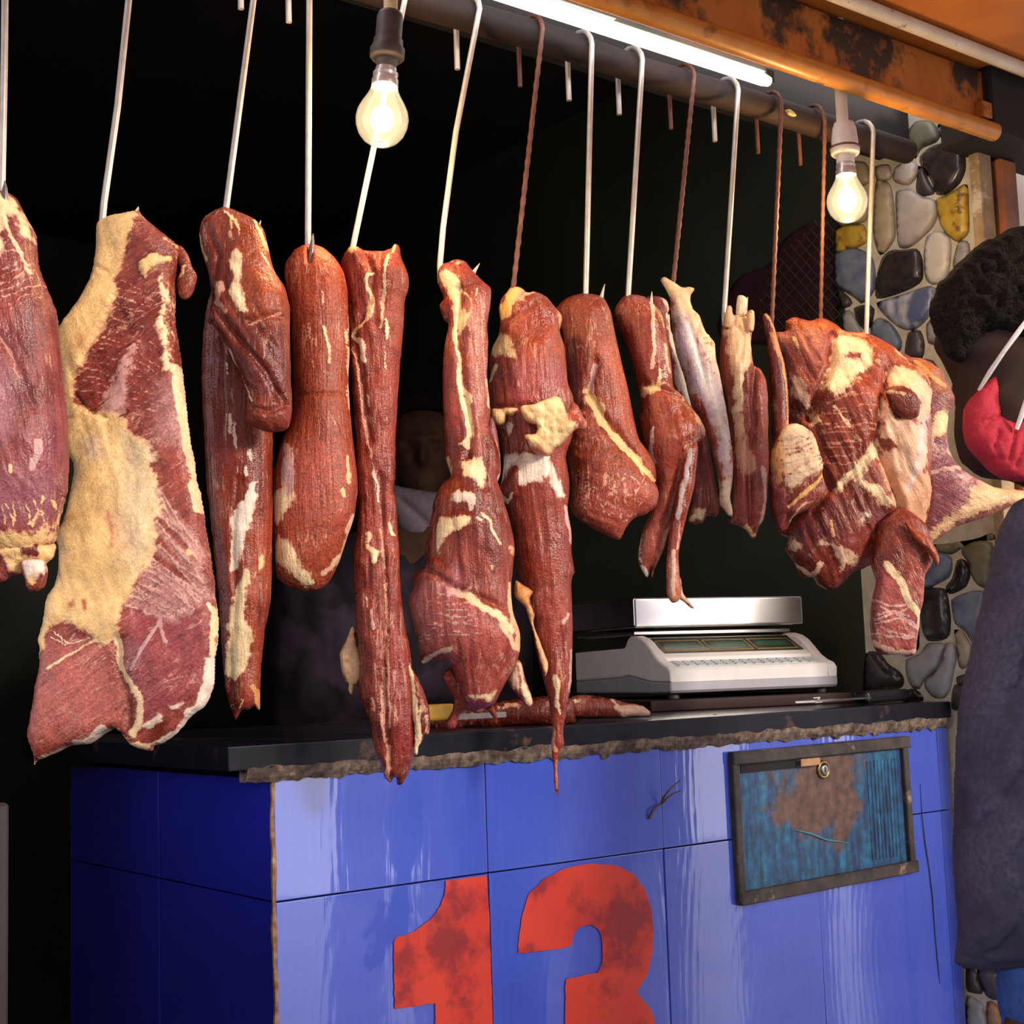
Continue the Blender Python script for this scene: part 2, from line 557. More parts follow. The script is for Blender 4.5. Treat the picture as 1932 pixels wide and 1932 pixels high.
# ------------------------------------------------------------------ the setting
M_floor = nmat('glossy_street_floor', (.16, .15, .15), (.26, .24, .24), 3, .12, .12, spec=.7, bscale=2.5, bdist=.02)  # unseen floor given extra gloss to throw sky into the tile reflections
M_dark = nmat('near_black_wall', (.013, .013, .012), (.024, .025, .017), 5, .75, .2)  # near-black colour stands in for the unlit interior
M_green = nmat('dark_green_wall', (.026, .030, .019), (.040, .046, .030), 4, .7, .2)
M_nearblack = nmat('near_black_ceiling', (.006, .0045, .004), (.013, .008, .006), 8, .8, .2)  # the interior's darkness is put into this colour too
M_orange = nmat('orange_paint', (.46, .135, .014), (.56, .185, .022), 14, .45, .15, c3=(.10, .035, .012), scale3=9, lo3=.60, hi3=.68)
M_orange_s = nmat('stained_orange_paint', (.46, .135, .014), (.56, .19, .025), 16, .5, .25, c3=(.035, .018, .010), scale3=7, lo3=.50, hi3=.58)
M_rail = nmat('orange_rail_paint', (.55, .20, .022), (.62, .26, .035), 30, .4, .1, c3=(.20, .07, .015), scale3=25, lo3=.58, hi3=.7)
M_wood = nmat('darkened_wood', (.010, .004, .003), (.030, .011, .006), 40, .8, .5, stretch=(.12, 1, 1))  # wood colour lowered to give the pole's weak lighting
M_post = nmat('worn_post', (.40, .13, .03), (.17, .07, .045), 11, .6, .3, c3=(.22, .16, .14), scale3=6, lo3=.56, hi3=.66)
M_pale = nmat('pale_plaster', (.62, .54, .44), (.72, .66, .58), 12, .8, .25, c3=(.28, .18, .10), scale3=9, lo3=.62, hi3=.72)
M_mortar = nmat('mortar', (.42, .37, .27), (.55, .49, .38), 60, .85, .5)
M_plaster = nmat('rough_plaster_edge', (.26, .18, .09), (.40, .29, .16), 40, .85, .6, c3=(.60, .52, .40), scale3=14, lo3=.60, hi3=.68)

fl = box_obj('floor', (-8, 10, -5.6, 3.2, -.05, 0), M_floor); tag(fl, kind='structure')  # cut short so bright sky shows through the gaps opposite
tag(box_obj('wall_back', (-3.0, 3.2, 2.6, 2.68, 0, 2.6), M_dark), kind='structure')
tag(box_obj('ceiling', (-3.0, 3.2, .02, 2.68, 2.42, 2.48), M_nearblack), kind='structure')
xl = aty(8, 1700, -.14)[0] - .02
wl = box_obj('wall_left', (xl - .05, xl, .30, 2.6, 0, 2.42), M_dark); tag(wl, kind='structure')
M_edge = nmat('worn_wood_edge', (.008, .005, .005), (.030, .02, .018), 30, .6, .4, stretch=(1, 1, .15))
zl = atx(1690, 292, 1.247)[2]
tr = box_obj('trim_1', (xl - .3, 1.244, .004, .07, zl, 2.45), M_nearblack); tag(tr, kind='structure')
wr = box_obj('wall_right_rear', (1.40, 1.46, .20, 2.6, 0, 2.42), M_green); wr.name = 'wall_right'; tag(wr, kind='structure')

# canopy, fascia, rail over the stall front
zr = aty(1540, 135, -.19)[2]
zg = aty(1636, 53, -.185)[2]
zc = aty(1770, 67, -.235)[2]
xe = aty(1868, 245, -.19)[0]
tag(box_obj('ceiling', (-3.2, 3.2, -1.5, -.21, zc + .012, zc + .04), M_orange), kind='structure').name = 'ceiling_canopy'
fb = box_obj('trim_2', (-2.0, xe, -.185, -.165, zr, zg), M_orange_s, bev=.002); tag(fb, kind='structure')
box_obj('ledge', (-2.0, 1.6, -.215, -.165, zg + .006, zc + .012), M_orange, fb, bev=.003)
box_obj('groove', (-2.0, 1.6, -.175, -.165, zg, zg + .006), M_nearblack, fb)
tube_obj('rail', [(-2.0, -.19, zr), (-.8, -.19, zr), (.4, -.19, zr), (xe + .01, -.19, zr)], .0145, M_rail, fb, 16)
# dark bracket where the fascia meets the post, small offcut
pb0 = aty(1868, 300, -.12)[0]; pb1 = aty(1897, 300, -.12)[0]
bk = box_obj('bracket', (xe - .005, pb1 + .08, -.20, -.10, zr - .005, zg + .02), M_nearblack, fb, bev=.004)
box_obj('offcut', (xe - .03, xe - .004, -.200, -.183, zr + .016, zr + .042), M_orange, fb, bev=.002)
po = box_obj('trim_3', (pb0, pb1, -.14, -.06, 0, zr - .006), M_post, bev=.004); tag(po, kind='structure')
wf = box_obj('wall_front', (pb1 + .012, 2.6, -.06, .0, 0, zr + .25), M_pale); tag(wf, kind='structure')
# peeling strip of paper high on the pale wall
box_obj('paper_strip', (pb1 + .03, pb1 + .10, -.064, -.0605, zr - .03, zr + .05), nmat('old_paper', (.68, .58, .52), (.55, .42, .36), 20, .8), wf, M=Matrix.Identity(4))

# stone-clad pier at the right end of the counter
pier = box_obj('wall_pier', (1.247, 1.275, -.112, .165, 0, 2.10), M_mortar); tag(pier, kind='structure')
box_obj('plaster_edge', (1.240, 1.277, -.130, -.110, 0, 2.09), M_plaster, pier, bev=.004, seg=2)
FP = Frame((1.247, 0, 1.6), U=(0, -1, 0), N=(-1, 0, 0))
def stone_mat(n, c1, c2, rough=.35, **k): return nmat('stone_' + n, c1, c2, 45, rough, .25, bdist=.001, **k)
SM = {'black': stone_mat('black', (.022, .017, .017), (.045, .034, .032), .22), 'dark': stone_mat('dark', (.045, .035, .035), (.085, .07, .065), .3),
      'grey': stone_mat('grey', (.26, .25, .25), (.36, .34, .33)), 'blue': stone_mat('blue', (.10, .125, .19), (.20, .22, .29)), 'tan': stone_mat('tan', (.33, .26, .16), (.42, .34, .22)),
      'beige': stone_mat('beige', (.40, .34, .29), (.50, .44, .38)), 'white': stone_mat('white', (.56, .52, .45), (.64, .60, .53)), 'yellow': stone_mat('yellow', (.42, .26, .03), (.60, .40, .05), .4, c3=(.16, .08, .03), scale3=50, lo3=.54, hi3=.62),
      'olive': stone_mat('olive', (.14, .13, .08), (.21, .19, .12)), 'brown': stone_mat('brown', (.30, .15, .06), (.42, .24, .11)),
      'stripe': nmat('stone_stripe', (.10, .12, .22), (.50, .50, .52), 26, .3, .1, stretch=(1, 2.2, .5), lo=.45, hi=.58)}
stones = [('olive', Z6((1370, 640), (1450, 640), (1490, 700), (1470, 740), (1400, 770), (1370, 820), (1350, 780), (1330, 700))),
    ('blue', Z6((1490, 650), (1600, 690), (1605, 725), (1510, 728))), ('black', Z6((1400, 820), (1450, 775), (1520, 750), (1600, 755), (1615, 800), (1620, 880), (1590, 950), (1530, 1000), (1480, 1000), (1450, 930), (1405, 865))),
    ('dark', Z6((1385, 870), (1415, 890), (1440, 950), (1468, 1002), (1400, 1018), (1372, 985))), ('beige', Z6((1260, 880), (1300, 850), (1370, 850), (1370, 920), (1330, 960), (1270, 950), (1250, 920))),
    ('tan', Z6((1165, 960), (1210, 955), (1240, 990), (1255, 1100), (1260, 1220), (1220, 1290), (1180, 1310), (1150, 1200))), ('beige', Z6((1275, 1010), (1350, 1000), (1400, 1030), (1460, 1050), (1475, 1120), (1450, 1180), (1390, 1240), (1330, 1280), (1285, 1270), (1275, 1150))),
    ('yellow', Z6((1480, 1050), (1540, 1020), (1630, 970), (1640, 1100), (1640, 1200), (1590, 1250), (1540, 1220), (1500, 1160))), ('white', Z6((1430, 1240), (1470, 1215), (1520, 1220), (1548, 1270), (1540, 1400), (1510, 1460), (1450, 1470), (1420, 1430), (1415, 1320))),
    ('grey', Z6((1590, 1270), (1640, 1265), (1650, 1340), (1630, 1410), (1580, 1430), (1565, 1370))), ('blue', Z6((955, 1330), (1050, 1300), (1130, 1340), (1150, 1400), (1150, 1500), (1090, 1570), (1050, 1540), (965, 1480))),
    ('black', Z6((1200, 1350), (1240, 1312), (1310, 1310), (1370, 1305), (1395, 1360), (1395, 1450), (1350, 1490), (1250, 1530), (1170, 1540), (1175, 1430))), ('stripe', Z6((1180, 1580), (1300, 1540), (1420, 1500), (1465, 1510), (1460, 1590), (1420, 1660), (1360, 1710), (1290, 1700), (1220, 1640))),
    ('black', Z6((1050, 1610), (1110, 1590), (1150, 1610), (1140, 1680), (1110, 1720), (1070, 1680))), ('dark', Z6((975, 1515), (1032, 1560), (1030, 1592), (975, 1600))), ('grey', Z6((985, 1640), (1030, 1620), (1070, 1690), (1090, 1740), (1000, 1740))),
    ('blue', Z6((1140, 1700), (1180, 1660), (1240, 1690), (1290, 1770), (1270, 1830), (1150, 1770))), ('dark', Z6((1330, 1740), (1390, 1725), (1412, 1790), (1400, 1860), (1318, 1860))), ('grey', Z6((1430, 1690), (1480, 1640), (1560, 1600), (1600, 1700), (1520, 1790), (1440, 1780))),
    ('yellow', Z6((960, 1190), (1090, 1175), (1110, 1260), (965, 1315))), ('tan', Z6((960, 1020), (1060, 1000), (1120, 1060), (1100, 1150), (960, 1165))), ('white', Z6((1570, 1440), (1650, 1430), (1650, 1560), (1590, 1580), (1500, 1600), (1490, 1500))), ('tan', Z6((970, 860), (1100, 850), (1130, 940), (1060, 980), (965, 990))),  # the yellow stone here paints the bulb's glow on the pier
    ('beige', Z6((1160, 870), (1230, 860), (1240, 930), (1170, 940))), ('blue', Z6((1110, 1790), (1270, 1850), (1300, 1990), (1130, 1990))), ('dark', Z6((1300, 1890), (1450, 1880), (1500, 2000), (1330, 2010))),
    ('blue', ZB((550, 285), (640, 305), (735, 330), (748, 420), (720, 500), (620, 555), (560, 590), (490, 580), (482, 450), (540, 430))), ('black', ZB((800, 370), (850, 352), (890, 400), (908, 490), (870, 580), (800, 620), (740, 638), (702, 590), (760, 510), (780, 430))),
    ('olive', ZB((850, 262), (950, 205), (1080, 205), (1105, 262), (1088, 400), (1068, 575), (980, 555), (922, 470), (892, 360), (852, 312))), ('black', ZB((500, 632), (560, 612), (690, 622), (720, 730), (735, 880), (720, 1000), (640, 1035), (540, 1030), (500, 930), (487, 780))),
    ('blue', ZB((762, 712), (850, 662), (950, 635), (1060, 655), (1050, 800), (1000, 960), (950, 1085), (920, 1040), (870, 960), (792, 900), (772, 810))), ('tan', ZB((780, 972), (850, 982), (900, 1060), (938, 1150), (910, 1240), (860, 1288), (820, 1270), (802, 1160), (790, 1060))),
    ('grey', ZB((370, 1222), (480, 1172), (540, 1092), (678, 1097), (658, 1200), (590, 1325), (512, 1395), (480, 1455), (420, 1448), (372, 1350))), ('grey', ZB((692, 1097), (770, 1102), (790, 1200), (770, 1300), (732, 1478), (680, 1535), (600, 1528), (532, 1450), (532, 1382), (600, 1335), (660, 1235))),
    ('black', ZB((20, 1182), (130, 1172), (200, 1262), (300, 1332), (328, 1400), (300, 1458), (180, 1468), (60, 1495), (0, 1488))), ('black', ZB((335, 1538), (372, 1482), (430, 1472), (488, 1520), (498, 1572), (335, 1582))), ('dark', ZB((800, 1372), (890, 1340), (940, 1360), (930, 1440), (820, 1450))),
    ('dark', ZB((765, 1480), (800, 1432), (900, 1470), (900, 1640), (760, 1640))), ('dark', ZB((425, 802), (460, 742), (470, 960), (468, 1100), (422, 1120))), ('olive', ZB((565, 222), (700, 212), (950, 172), (1085, 122), (1105, 182), (950, 192), (840, 250), (760, 298), (650, 278))),
    ('blue', ZB((240, 700), (400, 720), (405, 900), (400, 1110), (250, 1140), (200, 900))), ('grey', ZB((960, 1120), (1060, 1000), (1120, 1050), (1090, 1300), (980, 1300), (950, 1210))),
    ('dark', ZC((362, 1080), (500, 1100), (620, 1435), (400, 1418), (360, 1350))), ('dark', ZC((540, 1090), (840, 1120), (850, 1530), (665, 1465))), ('grey', ZC((385, 1505), (600, 1612), (640, 1700), (690, 2000), (370, 2000))), ('brown', ZC((690, 1602), (840, 1640), (960, 2000), (700, 2000))),
    ('blue', ZC((300, 300), (700, 250), (900, 500), (880, 900), (330, 1020))), ('grey', ZC((300, -600), (700, -700), (900, -300), (800, 150), (290, 220)))]
for i, (c, g) in enumerate(stones):
    g = np.array(g); g = g.mean(0) + (g - g.mean(0)) * 1.10
    o = inflate('stone', g, FP, SM[c], s=9, T=.009, a=.55, back=.3, parent=None, lump=.002, lumpwl=40, shift=i)
    o.parent = pier; o.matrix_parent_inverse = pier.matrix_world.inverted()

# wire-mesh opening behind the pier
w1 = empty('window_1'); tag(w1, kind='structure')
M_wire = nmat('rusty_mesh_wire', (.050, .032, .020), (.07, .045, .03), 60, .7)
FW = Frame((1.385, .5, 1.85), U=(0, -1, 0), N=(-1, 0, 0))
c0 = Z6((420, 1750), (400, 1250), (950, 1000), (1000, 1760))
for k in range(-9, 12):
    for sgn in (1, -1):
        a = np.array([1500 + k * 21 - sgn * 130, 520 - 150]); b = np.array([1500 + k * 21 + sgn * 130, 520 + 150])
        t = np.linspace(0, 1, 60)[:, None]; L = a + (b - a) * t
        ok = inside(np.array([(1425, 640), (1432, 560), (1480, 470), (1545, 405), (1640, 405), (1640, 640)]), L)
        if ok.sum() < 6: continue
        q = on_plane(L[ok][[0, -1]], FW.O, FW.N)
        tube_obj('wire', [q[0], q[1]], .0016, M_wire, w1, 5)

# ------------------------------------------------------------------ the counter
def tile_mat(name, c1, c2):
    m, nt, b = new_mat(name); L = nt.links.new
    tc = nd(nt, 'ShaderNodeTexCoord')
    nz = nd(nt, 'ShaderNodeTexNoise', i={'Scale': 5.0, 'Detail': 4.0}); L(tc.outputs['Object'], nz.inputs['Vector'])
    mp = nd(nt, 'ShaderNodeMapping'); mp.inputs['Scale'].default_value = (1, 1, .35); L(tc.outputs['Object'], mp.inputs[0])
    wv = nd(nt, 'ShaderNodeTexWave', wave_type='RINGS', rings_direction='SPHERICAL', i={'Scale': 26.0, 'Distortion': 3.0, 'Detail': 2.0, 'Detail Scale': 1.0}); L(mp.outputs[0], wv.inputs['Vector'])
    br = nd(nt, 'ShaderNodeMapping'); br.inputs['Scale'].default_value = (160, 160, 9); L(tc.outputs['Object'], br.inputs[0])
    bn = nd(nt, 'ShaderNodeTexNoise', i={'Scale': 1.0, 'Detail': 2.0}); L(br.outputs[0], bn.inputs['Vector'])
    a1 = nd(nt, 'ShaderNodeMath', operation='MULTIPLY_ADD'); a1.inputs[1].default_value = .05; L(wv.outputs['Fac'], a1.inputs[0]); L(nz.outputs['Fac'], a1.inputs[2])
    a2 = nd(nt, 'ShaderNodeMath', operation='MULTIPLY_ADD'); a2.inputs[1].default_value = .25; L(bn.outputs['Fac'], a2.inputs[0]); L(a1.outputs[0], a2.inputs[2])
    mr = nd(nt, 'ShaderNodeMapRange', i={'From Min': .45, 'From Max': 1.0}); L(a2.outputs[0], mr.inputs['Value'])
    mx = nd(nt, 'ShaderNodeMix', data_type='RGBA'); mx.inputs['A'].default_value = c4(c1); mx.inputs['B'].default_value = c4(c2); L(mr.outputs[0], mx.inputs['Factor'])
    L(mx.outputs['Result'], b.inputs['Base Color'])
    b.inputs['Roughness'].default_value = .25; b.inputs['Specular IOR Level'].default_value = .4
    b.inputs['Coat Weight'].default_value = 1.0; b.inputs['Coat Roughness'].default_value = .03; b.inputs['Coat IOR'].default_value = 1.75
    bs = nd(nt, 'ShaderNodeMath', operation='MULTIPLY_ADD'); bs.inputs[1].default_value = .025; L(wv.outputs['Fac'], bs.inputs[0]); L(nz.outputs['Fac'], bs.inputs[2])
    bs2 = nd(nt, 'ShaderNodeMath', operation='MULTIPLY_ADD'); bs2.inputs[1].default_value = .05; L(bn.outputs['Fac'], bs2.inputs[0]); L(bs.outputs[0], bs2.inputs[2])
    bu = nd(nt, 'ShaderNodeBump', i={'Strength': .12, 'Distance': .004}); L(bs2.outputs[0], bu.inputs['Height']); L(bu.outputs[0], b.inputs['Normal']); L(bu.outputs[0], b.inputs['Coat Normal'])
    return m
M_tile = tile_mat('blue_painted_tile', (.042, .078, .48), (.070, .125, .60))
M_tile_side = tile_mat('shaded_side_tile', (.016, .020, .44), (.022, .030, .54))  # darker copy of the tile blue, with the side's shade in the colour
M_grout = nmat('dark_grout', (.02, .018, .03), (.06, .045, .04), 60, .9)
M_raw = nmat('raw_brown_edge', (.16, .075, .035), (.34, .20, .11), 90, .85, .6, c3=(.50, .36, .24), scale3=40, lo3=.6, hi3=.7)
ct = empty('butcher_counter'); tag(ct, 'blue tiled butcher counter front with red 13 painted on it', 'counter')
box_obj('body', (.0095, 1.232, .0095, .60, 0, .998), M_grout, ct)
rows = [(.8655, .9985), (.4160, .8640), (.0, .4145)]
cols = [0.0012, .2953, .5915, .9005, 1.2060, 1.2350]
for z0, z1 in rows:
    for a, b_ in zip(cols, cols[1:]):
        o = box_obj('tile', (-(b_ - a) / 2 + .0007, (b_ - a) / 2 - .0007, 0, .009, -(z1 - z0) / 2, (z1 - z0) / 2), M_tile, ct, bev=.0012, seg=2)
        o.location = ((a + b_) / 2, random.uniform(-.0004, .0004), (z0 + z1) / 2)
        o.rotation_euler = (random.uniform(-.004, .004), 0, random.uniform(-.006, .006))
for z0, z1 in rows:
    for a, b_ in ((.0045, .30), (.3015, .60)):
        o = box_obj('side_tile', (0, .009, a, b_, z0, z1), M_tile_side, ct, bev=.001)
# raw corner edge
pts = [(.0005 + random.uniform(-.0012, .0012), .0005 + random.uniform(-.001, .001), .998 - i * .02) for i in range(50)]
tube_obj('corner_edge', pts, [random.uniform(.0022, .0040) for _ in pts], M_raw, ct, 7)
# the painted figures
FT = Frame((.4, -.0016, .8), U=(1, 0, 0), N=(0, -1, 0))
M_red = nmat('red_number_paint', (.52, .030, .017), (.60, .045, .020), 12, .38, .1, c3=(.26, .014, .018), scale3=11, lo3=.50, hi3=.60)
one = ZD((824, 148), (1010, 125), (1020, 300), (1030, 600), (1040, 850), (1050, 1200), (775, 1240), (775, 980), (775, 705), (590, 735), (585, 420), (600, 408), (680, 380), (760, 320), (800, 260), (822, 190))
three = ZD((1155, 482), (1153, 440), (1170, 310), (1200, 210), (1270, 140), (1370, 90), (1480, 70), (1600, 78), (1680, 120), (1730, 190), (1760, 280), (1770, 380), (1760, 500), (1735, 590), (1690, 655), (1720, 690), (1760, 740), (1785, 820), (1795, 920), (1785, 1040), (1740, 1150), (1650, 1225), (1500, 1260), (1350, 1240), (1230, 1180), (1165, 1080), (1155, 960), (1390, 925), (1410, 990), (1470, 1020), (1535, 990), (1550, 900), (1530, 815), (1490, 795), (1440, 812), (1366, 835), (1368, 597), (1450, 580), (1515, 568), (1533, 540), (1538, 480), (1535, 410), (1520, 370), (1480, 350), (1430, 362), (1402, 400), (1395, 450))
for g in (one, three):
    flat_solid('painted_figure', g, FT, M_red, .0006, 7, ct, .5)
# the locked drawer
M_dframe = nmat('grimy_drawer_frame', (.018, .014, .014), (.055, .040, .034), 40, .7, .6, c3=(.26, .18, .12), scale3=24, lo3=.60, hi3=.70)
def panel_mat():
    m, nt, b = new_mat('teal_rusty_panel'); L = nt.links.new
    tc = nd(nt, 'ShaderNodeTexCoord')
    mp = nd(nt, 'ShaderNodeMapping'); mp.inputs['Scale'].default_value = (90, 90, 10); L(tc.outputs['Object'], mp.inputs[0])
    n1 = nd(nt, 'ShaderNodeTexNoise', i={'Scale': 1.0, 'Detail': 5.0, 'Roughness': .65}); L(mp.outputs[0], n1.inputs['Vector'])
    n2 = nd(nt, 'ShaderNodeTexNoise', i={'Scale': 16.0, 'Detail': 6.0, 'Roughness': .7}); L(tc.outputs['Object'], n2.inputs['Vector'])
    r1_ = nd(nt, 'ShaderNodeMapRange', i={'From Min': .38, 'From Max': .62}); L(n1.outputs['Fac'], r1_.inputs['Value'])
    mx = nd(nt, 'ShaderNodeMix', data_type='RGBA'); mx.inputs['A'].default_value = (.005, .026, .10, 1); mx.inputs['B'].default_value = (.008, .11, .22, 1); L(r1_.outputs[0], mx.inputs['Factor'])
    # bare rusty middle, worn by hands
    mc = nd(nt, 'ShaderNodeMapping'); mc.inputs['Location'].default_value = (-.905 / .115, 0, -.915 / .085); mc.inputs['Scale'].default_value = (1 / .115, 0, 1 / .085); L(tc.outputs['Object'], mc.inputs[0])
    ln = nd(nt, 'ShaderNodeVectorMath', operation='LENGTH'); L(mc.outputs[0], ln.inputs[0])
    ad = nd(nt, 'ShaderNodeMath', operation='MULTIPLY_ADD'); ad.inputs[1].default_value = 2.6; L(n2.outputs['Fac'], ad.inputs[0]); L(ln.outputs['Value'], ad.inputs[2])
    r2_ = nd(nt, 'ShaderNodeMapRange', i={'From Min': 2.25, 'From Max': 1.95}); L(ad.outputs[0], r2_.inputs['Value'])
    m2_ = nd(nt, 'ShaderNodeMix', data_type='RGBA'); m2_.inputs['B'].default_value = (.10, .048, .034, 1); L(mx.outputs['Result'], m2_.inputs['A']); L(r2_.outputs[0], m2_.inputs['Factor'])
    n3 = nd(nt, 'ShaderNodeTexNoise', i={'Scale': 70.0, 'Detail': 4.0}); L(tc.outputs['Object'], n3.inputs['Vector'])
    r3_ = nd(nt, 'ShaderNodeMapRange', i={'From Min': .3, 'From Max': .7, 'To Min': .45, 'To Max': 1.45}); L(n3.outputs['Fac'], r3_.inputs['Value'])
    m3_ = nd(nt, 'ShaderNodeMix', data_type='RGBA', blend_type='MULTIPLY'); m3_.inputs['Factor'].default_value = 1.0; L(m2_.outputs['Result'], m3_.inputs['A']); L(r3_.outputs[0], m3_.inputs['B'])
    L(m3_.outputs['Result'], b.inputs['Base Color']); b.inputs['Roughness'].default_value = .5
    bu = nd(nt, 'ShaderNodeBump', i={'Strength': .4, 'Distance': .002}); L(n1.outputs['Fac'], bu.inputs['Height']); L(bu.outputs[0], b.inputs['Normal'])
    return m
M_dpanel = panel_mat()
dx0, dx1, dz0, dz1 = .724, 1.122, .775, .985
dr = box_obj('drawer', (dx0 + .012, dx1 - .012, -.003, .012, dz0 + .012, dz1 - .012), M_dpanel, ct)
for i in range(9):
    xx = dx1 - .03 - i * .0085
    box_obj('rib', (xx - .0016, xx + .0016, -.0042, -.0028, dz0 + .03, dz1 - .03), M_dpanel, dr, bev=.0007)
fr_ = .016
bm = bmesh.new()
def slat(p0, p1, wd, dep=.012):
    v = np.array(p1) - np.array(p0); L_ = np.linalg.norm(v); an = math.atan2(v[1], v[0])
    M = Matrix.Translation((p0[0], 0, p0[1])) @ Matrix.Rotation(-an, 4, 'Y')
    add_box(bm, -wd / 2, L_ + wd / 2, -dep, .004, -wd / 2, wd / 2, bev=.0015, M=M)
slat((dx0 + .008, dz1 - .008), (dx1 - .008, dz1 - .006), .018); slat((dx0 + .010, dz0 + .008), (dx1 - .006, dz0 + .012), .018)
slat((dx0 + .006, dz0 + .010), (dx0 + .005, dz1 - .010), .013, .0105); slat((dx1 - .008, dz0 + .012), (dx1 - .010, dz1 - .008), .013, .0105)
bm_obj('drawer_frame', bm, M_dframe, dr)
box_obj('pale_chip', (.862, .905, -.0135, -.011, dz1 - .028, dz1 - .017), nmat('bare_wood_chip', (.42, .25, .13), (.34, .18, .09), 60, .7), dr, bev=.001)
box_obj('top_shadow_strip', (dx0 + .02, .862, -.0042, -.002, dz1 - .030, dz1 - .0185), nmat('painted_gap_shade', (.01, .008, .008), None, 30, .9), dr)  # dark strip painting the shadow along the drawer's top
lc = aty(1553, 1452, -.004)
ML = Matrix.Translation((lc[0], -.003, lc[2])) @ Matrix.Rotation(math.radians(90), 4, 'X')
M_brass = nmat('aged_brass', (.36, .25, .10), (.22, .15, .07), 80, .35, metal=.9)
M_steel = nmat('dull_steel', (.40, .40, .42), (.30, .30, .32), 60, .3, metal=1.0)
lk = lathe_obj('lock_ring', [(.0085, 0), (.0135, 0), (.0140, .002), (.0125, .004), (.0100, .004), (.0088, .002), (.0085, 0)], M_brass, dr, 24, ML)
lathe_obj('lock_cylinder', [(0, .0055), (.006, .0055), (.0075, .0045), (.0078, 0)], M_steel, dr, 20, ML)
box_obj('keyhole', (lc[0] - .001, lc[0] + .001, -.0092, -.0084, lc[2] - .004, lc[2] + .004), M_grout, dr)
sc0 = [aty(*p, -.0045) for p in ((1500, 1566), (1530, 1573), (1560, 1585), (1600, 1590))]
tube_obj('scratch', sc0, [.0004, .0016, .0014, .0004], nmat('pale_teal_scrape', (.05, .22, .30), None, 50, .5), dr, 6)

# worktop
M_top = nmat('dark_worktop', (.004, .004, .009), (.009, .008, .016), 30, .30, .15, c3=(.10, .055, .035), scale3=14, lo3=.60, hi3=.70, spec=.22)
wt = empty('worktop'); tag(wt, 'dark polished worktop slab with crumbling front edge on the blue counter', 'worktop')
box_obj('slab', (-.058, 1.236, -.010, .62, 1.011, 1.038), M_top, wt, bev=.002, seg=2)
M_crumb = nmat('crumbling_edge', (.06, .042, .034), (.22, .155, .115), 90, .85, .8, c3=(.05, .03, .025), scale3=18, lo3=.52, hi3=.62, bdist=.004)
bm = bmesh.new()
N_ = 420
xs_ = np.linspace(-.035, 1.236, N_)
q_ = np.stack([xs_ * 1000, xs_ * 0], 1)
drip = fbm(q_, 14, 4, 1.0) * .005 + np.where(fbm(q_, 40, 2, 4.0) > .42, -.004, 0)
out_ = fbm(q_, 9, 3, 7.0) * .005
topn = fbm(q_, 25, 3, 9.0) * .006
prev = None
for i in range(N_):
    x = xs_[i]
    ring = [bm.verts.new((x, .01, .9965 + drip[i])), bm.verts.new((x, -.004 + out_[i] * .5, .9965 + drip[i])), bm.verts.new((x, -.0085 + out_[i], 1.002 + drip[i] * .4)), bm.verts.new((x, -.0105 + out_[i] * .8, 1.008 + topn[i] * .5)), bm.verts.new((x, -.0102, 1.0135 + topn[i])), bm.verts.new((x, .01, 1.0135))]
    if prev:
        for k in range(6): bm.faces.new((prev[k], ring[k], ring[(k + 1) % 6], prev[(k + 1) % 6]))
    else: bm.faces.new(ring)
    prev = ring
bm.faces.new(prev[::-1])
e_ = bm_obj('crumbling_edge', bm, M_crumb, wt)
# unseen canopy posts added to put dark stripes in the gloss of the tiles
M_cpost = nmat('added_canopy_post', (.10, .06, .04), (.16, .10, .07), 12, .8, .3)
for i, xx in enumerate((-2.4, 1.75, 2.9)):
    tag(box_obj('trim_%d' % (5 + i), (xx - .06, xx + .06, -1.50, -1.38, 0, zc + .012), M_cpost, bev=.004), kind='structure')
M_opp = nmat('reflect_block_dark', (.07, .06, .07), (.13, .11, .12), 2, .9)
gaps = [(2.50, 3.25), (3.42, 3.78), (4.72, 5.12), (5.45, 6.20), (6.75, 7.30)]  # unseen blocks added; gaps placed to streak the tile reflections
x0 = -8.0; n_ = 0
for a_, b_ in gaps + [(9.5, 9.6)]:
    n_ += 1
    tag(box_obj('wall_reflect_block_%d' % n_, (x0, a_, -5.3, -5.0, 0, 2.3), M_opp), kind='structure'); x0 = b_
# ------------------------------------------------------------------ the hanging meat
FAT = (.80, .52, .22); CREAM = (.82, .62, .36); WHITE = (.80, .66, .54); YEL = (.80, .46, .13)
PURP = (.30, .085, .14); PINK = (.44, .13, .12); DEEP = (.13, .018, .010); ORNG = (.42, .10, .025); LILA = (.50, .29, .30)
BLUE = (.46, .40, .44); BROWN = (.24, .05, .02)
HANG_Y = -0.10
def P(g, col, soft=6, amt=1.0): return ('P', g, soft, col, amt)
def S(g, col, wd=3, amt=1.0): return ('S', g, wd, col, amt)
def SS(lst, col, wd=2, amt=.8): return [('S', g, wd, col, amt) for g in lst]
def hang(px, py, yaw=0.0, dy=0.0): return Frame(aty(px, py, HANG_Y + dy), yaw)

RED_D = (.155, .022, .010); RED_L = (.37, .075, .040)

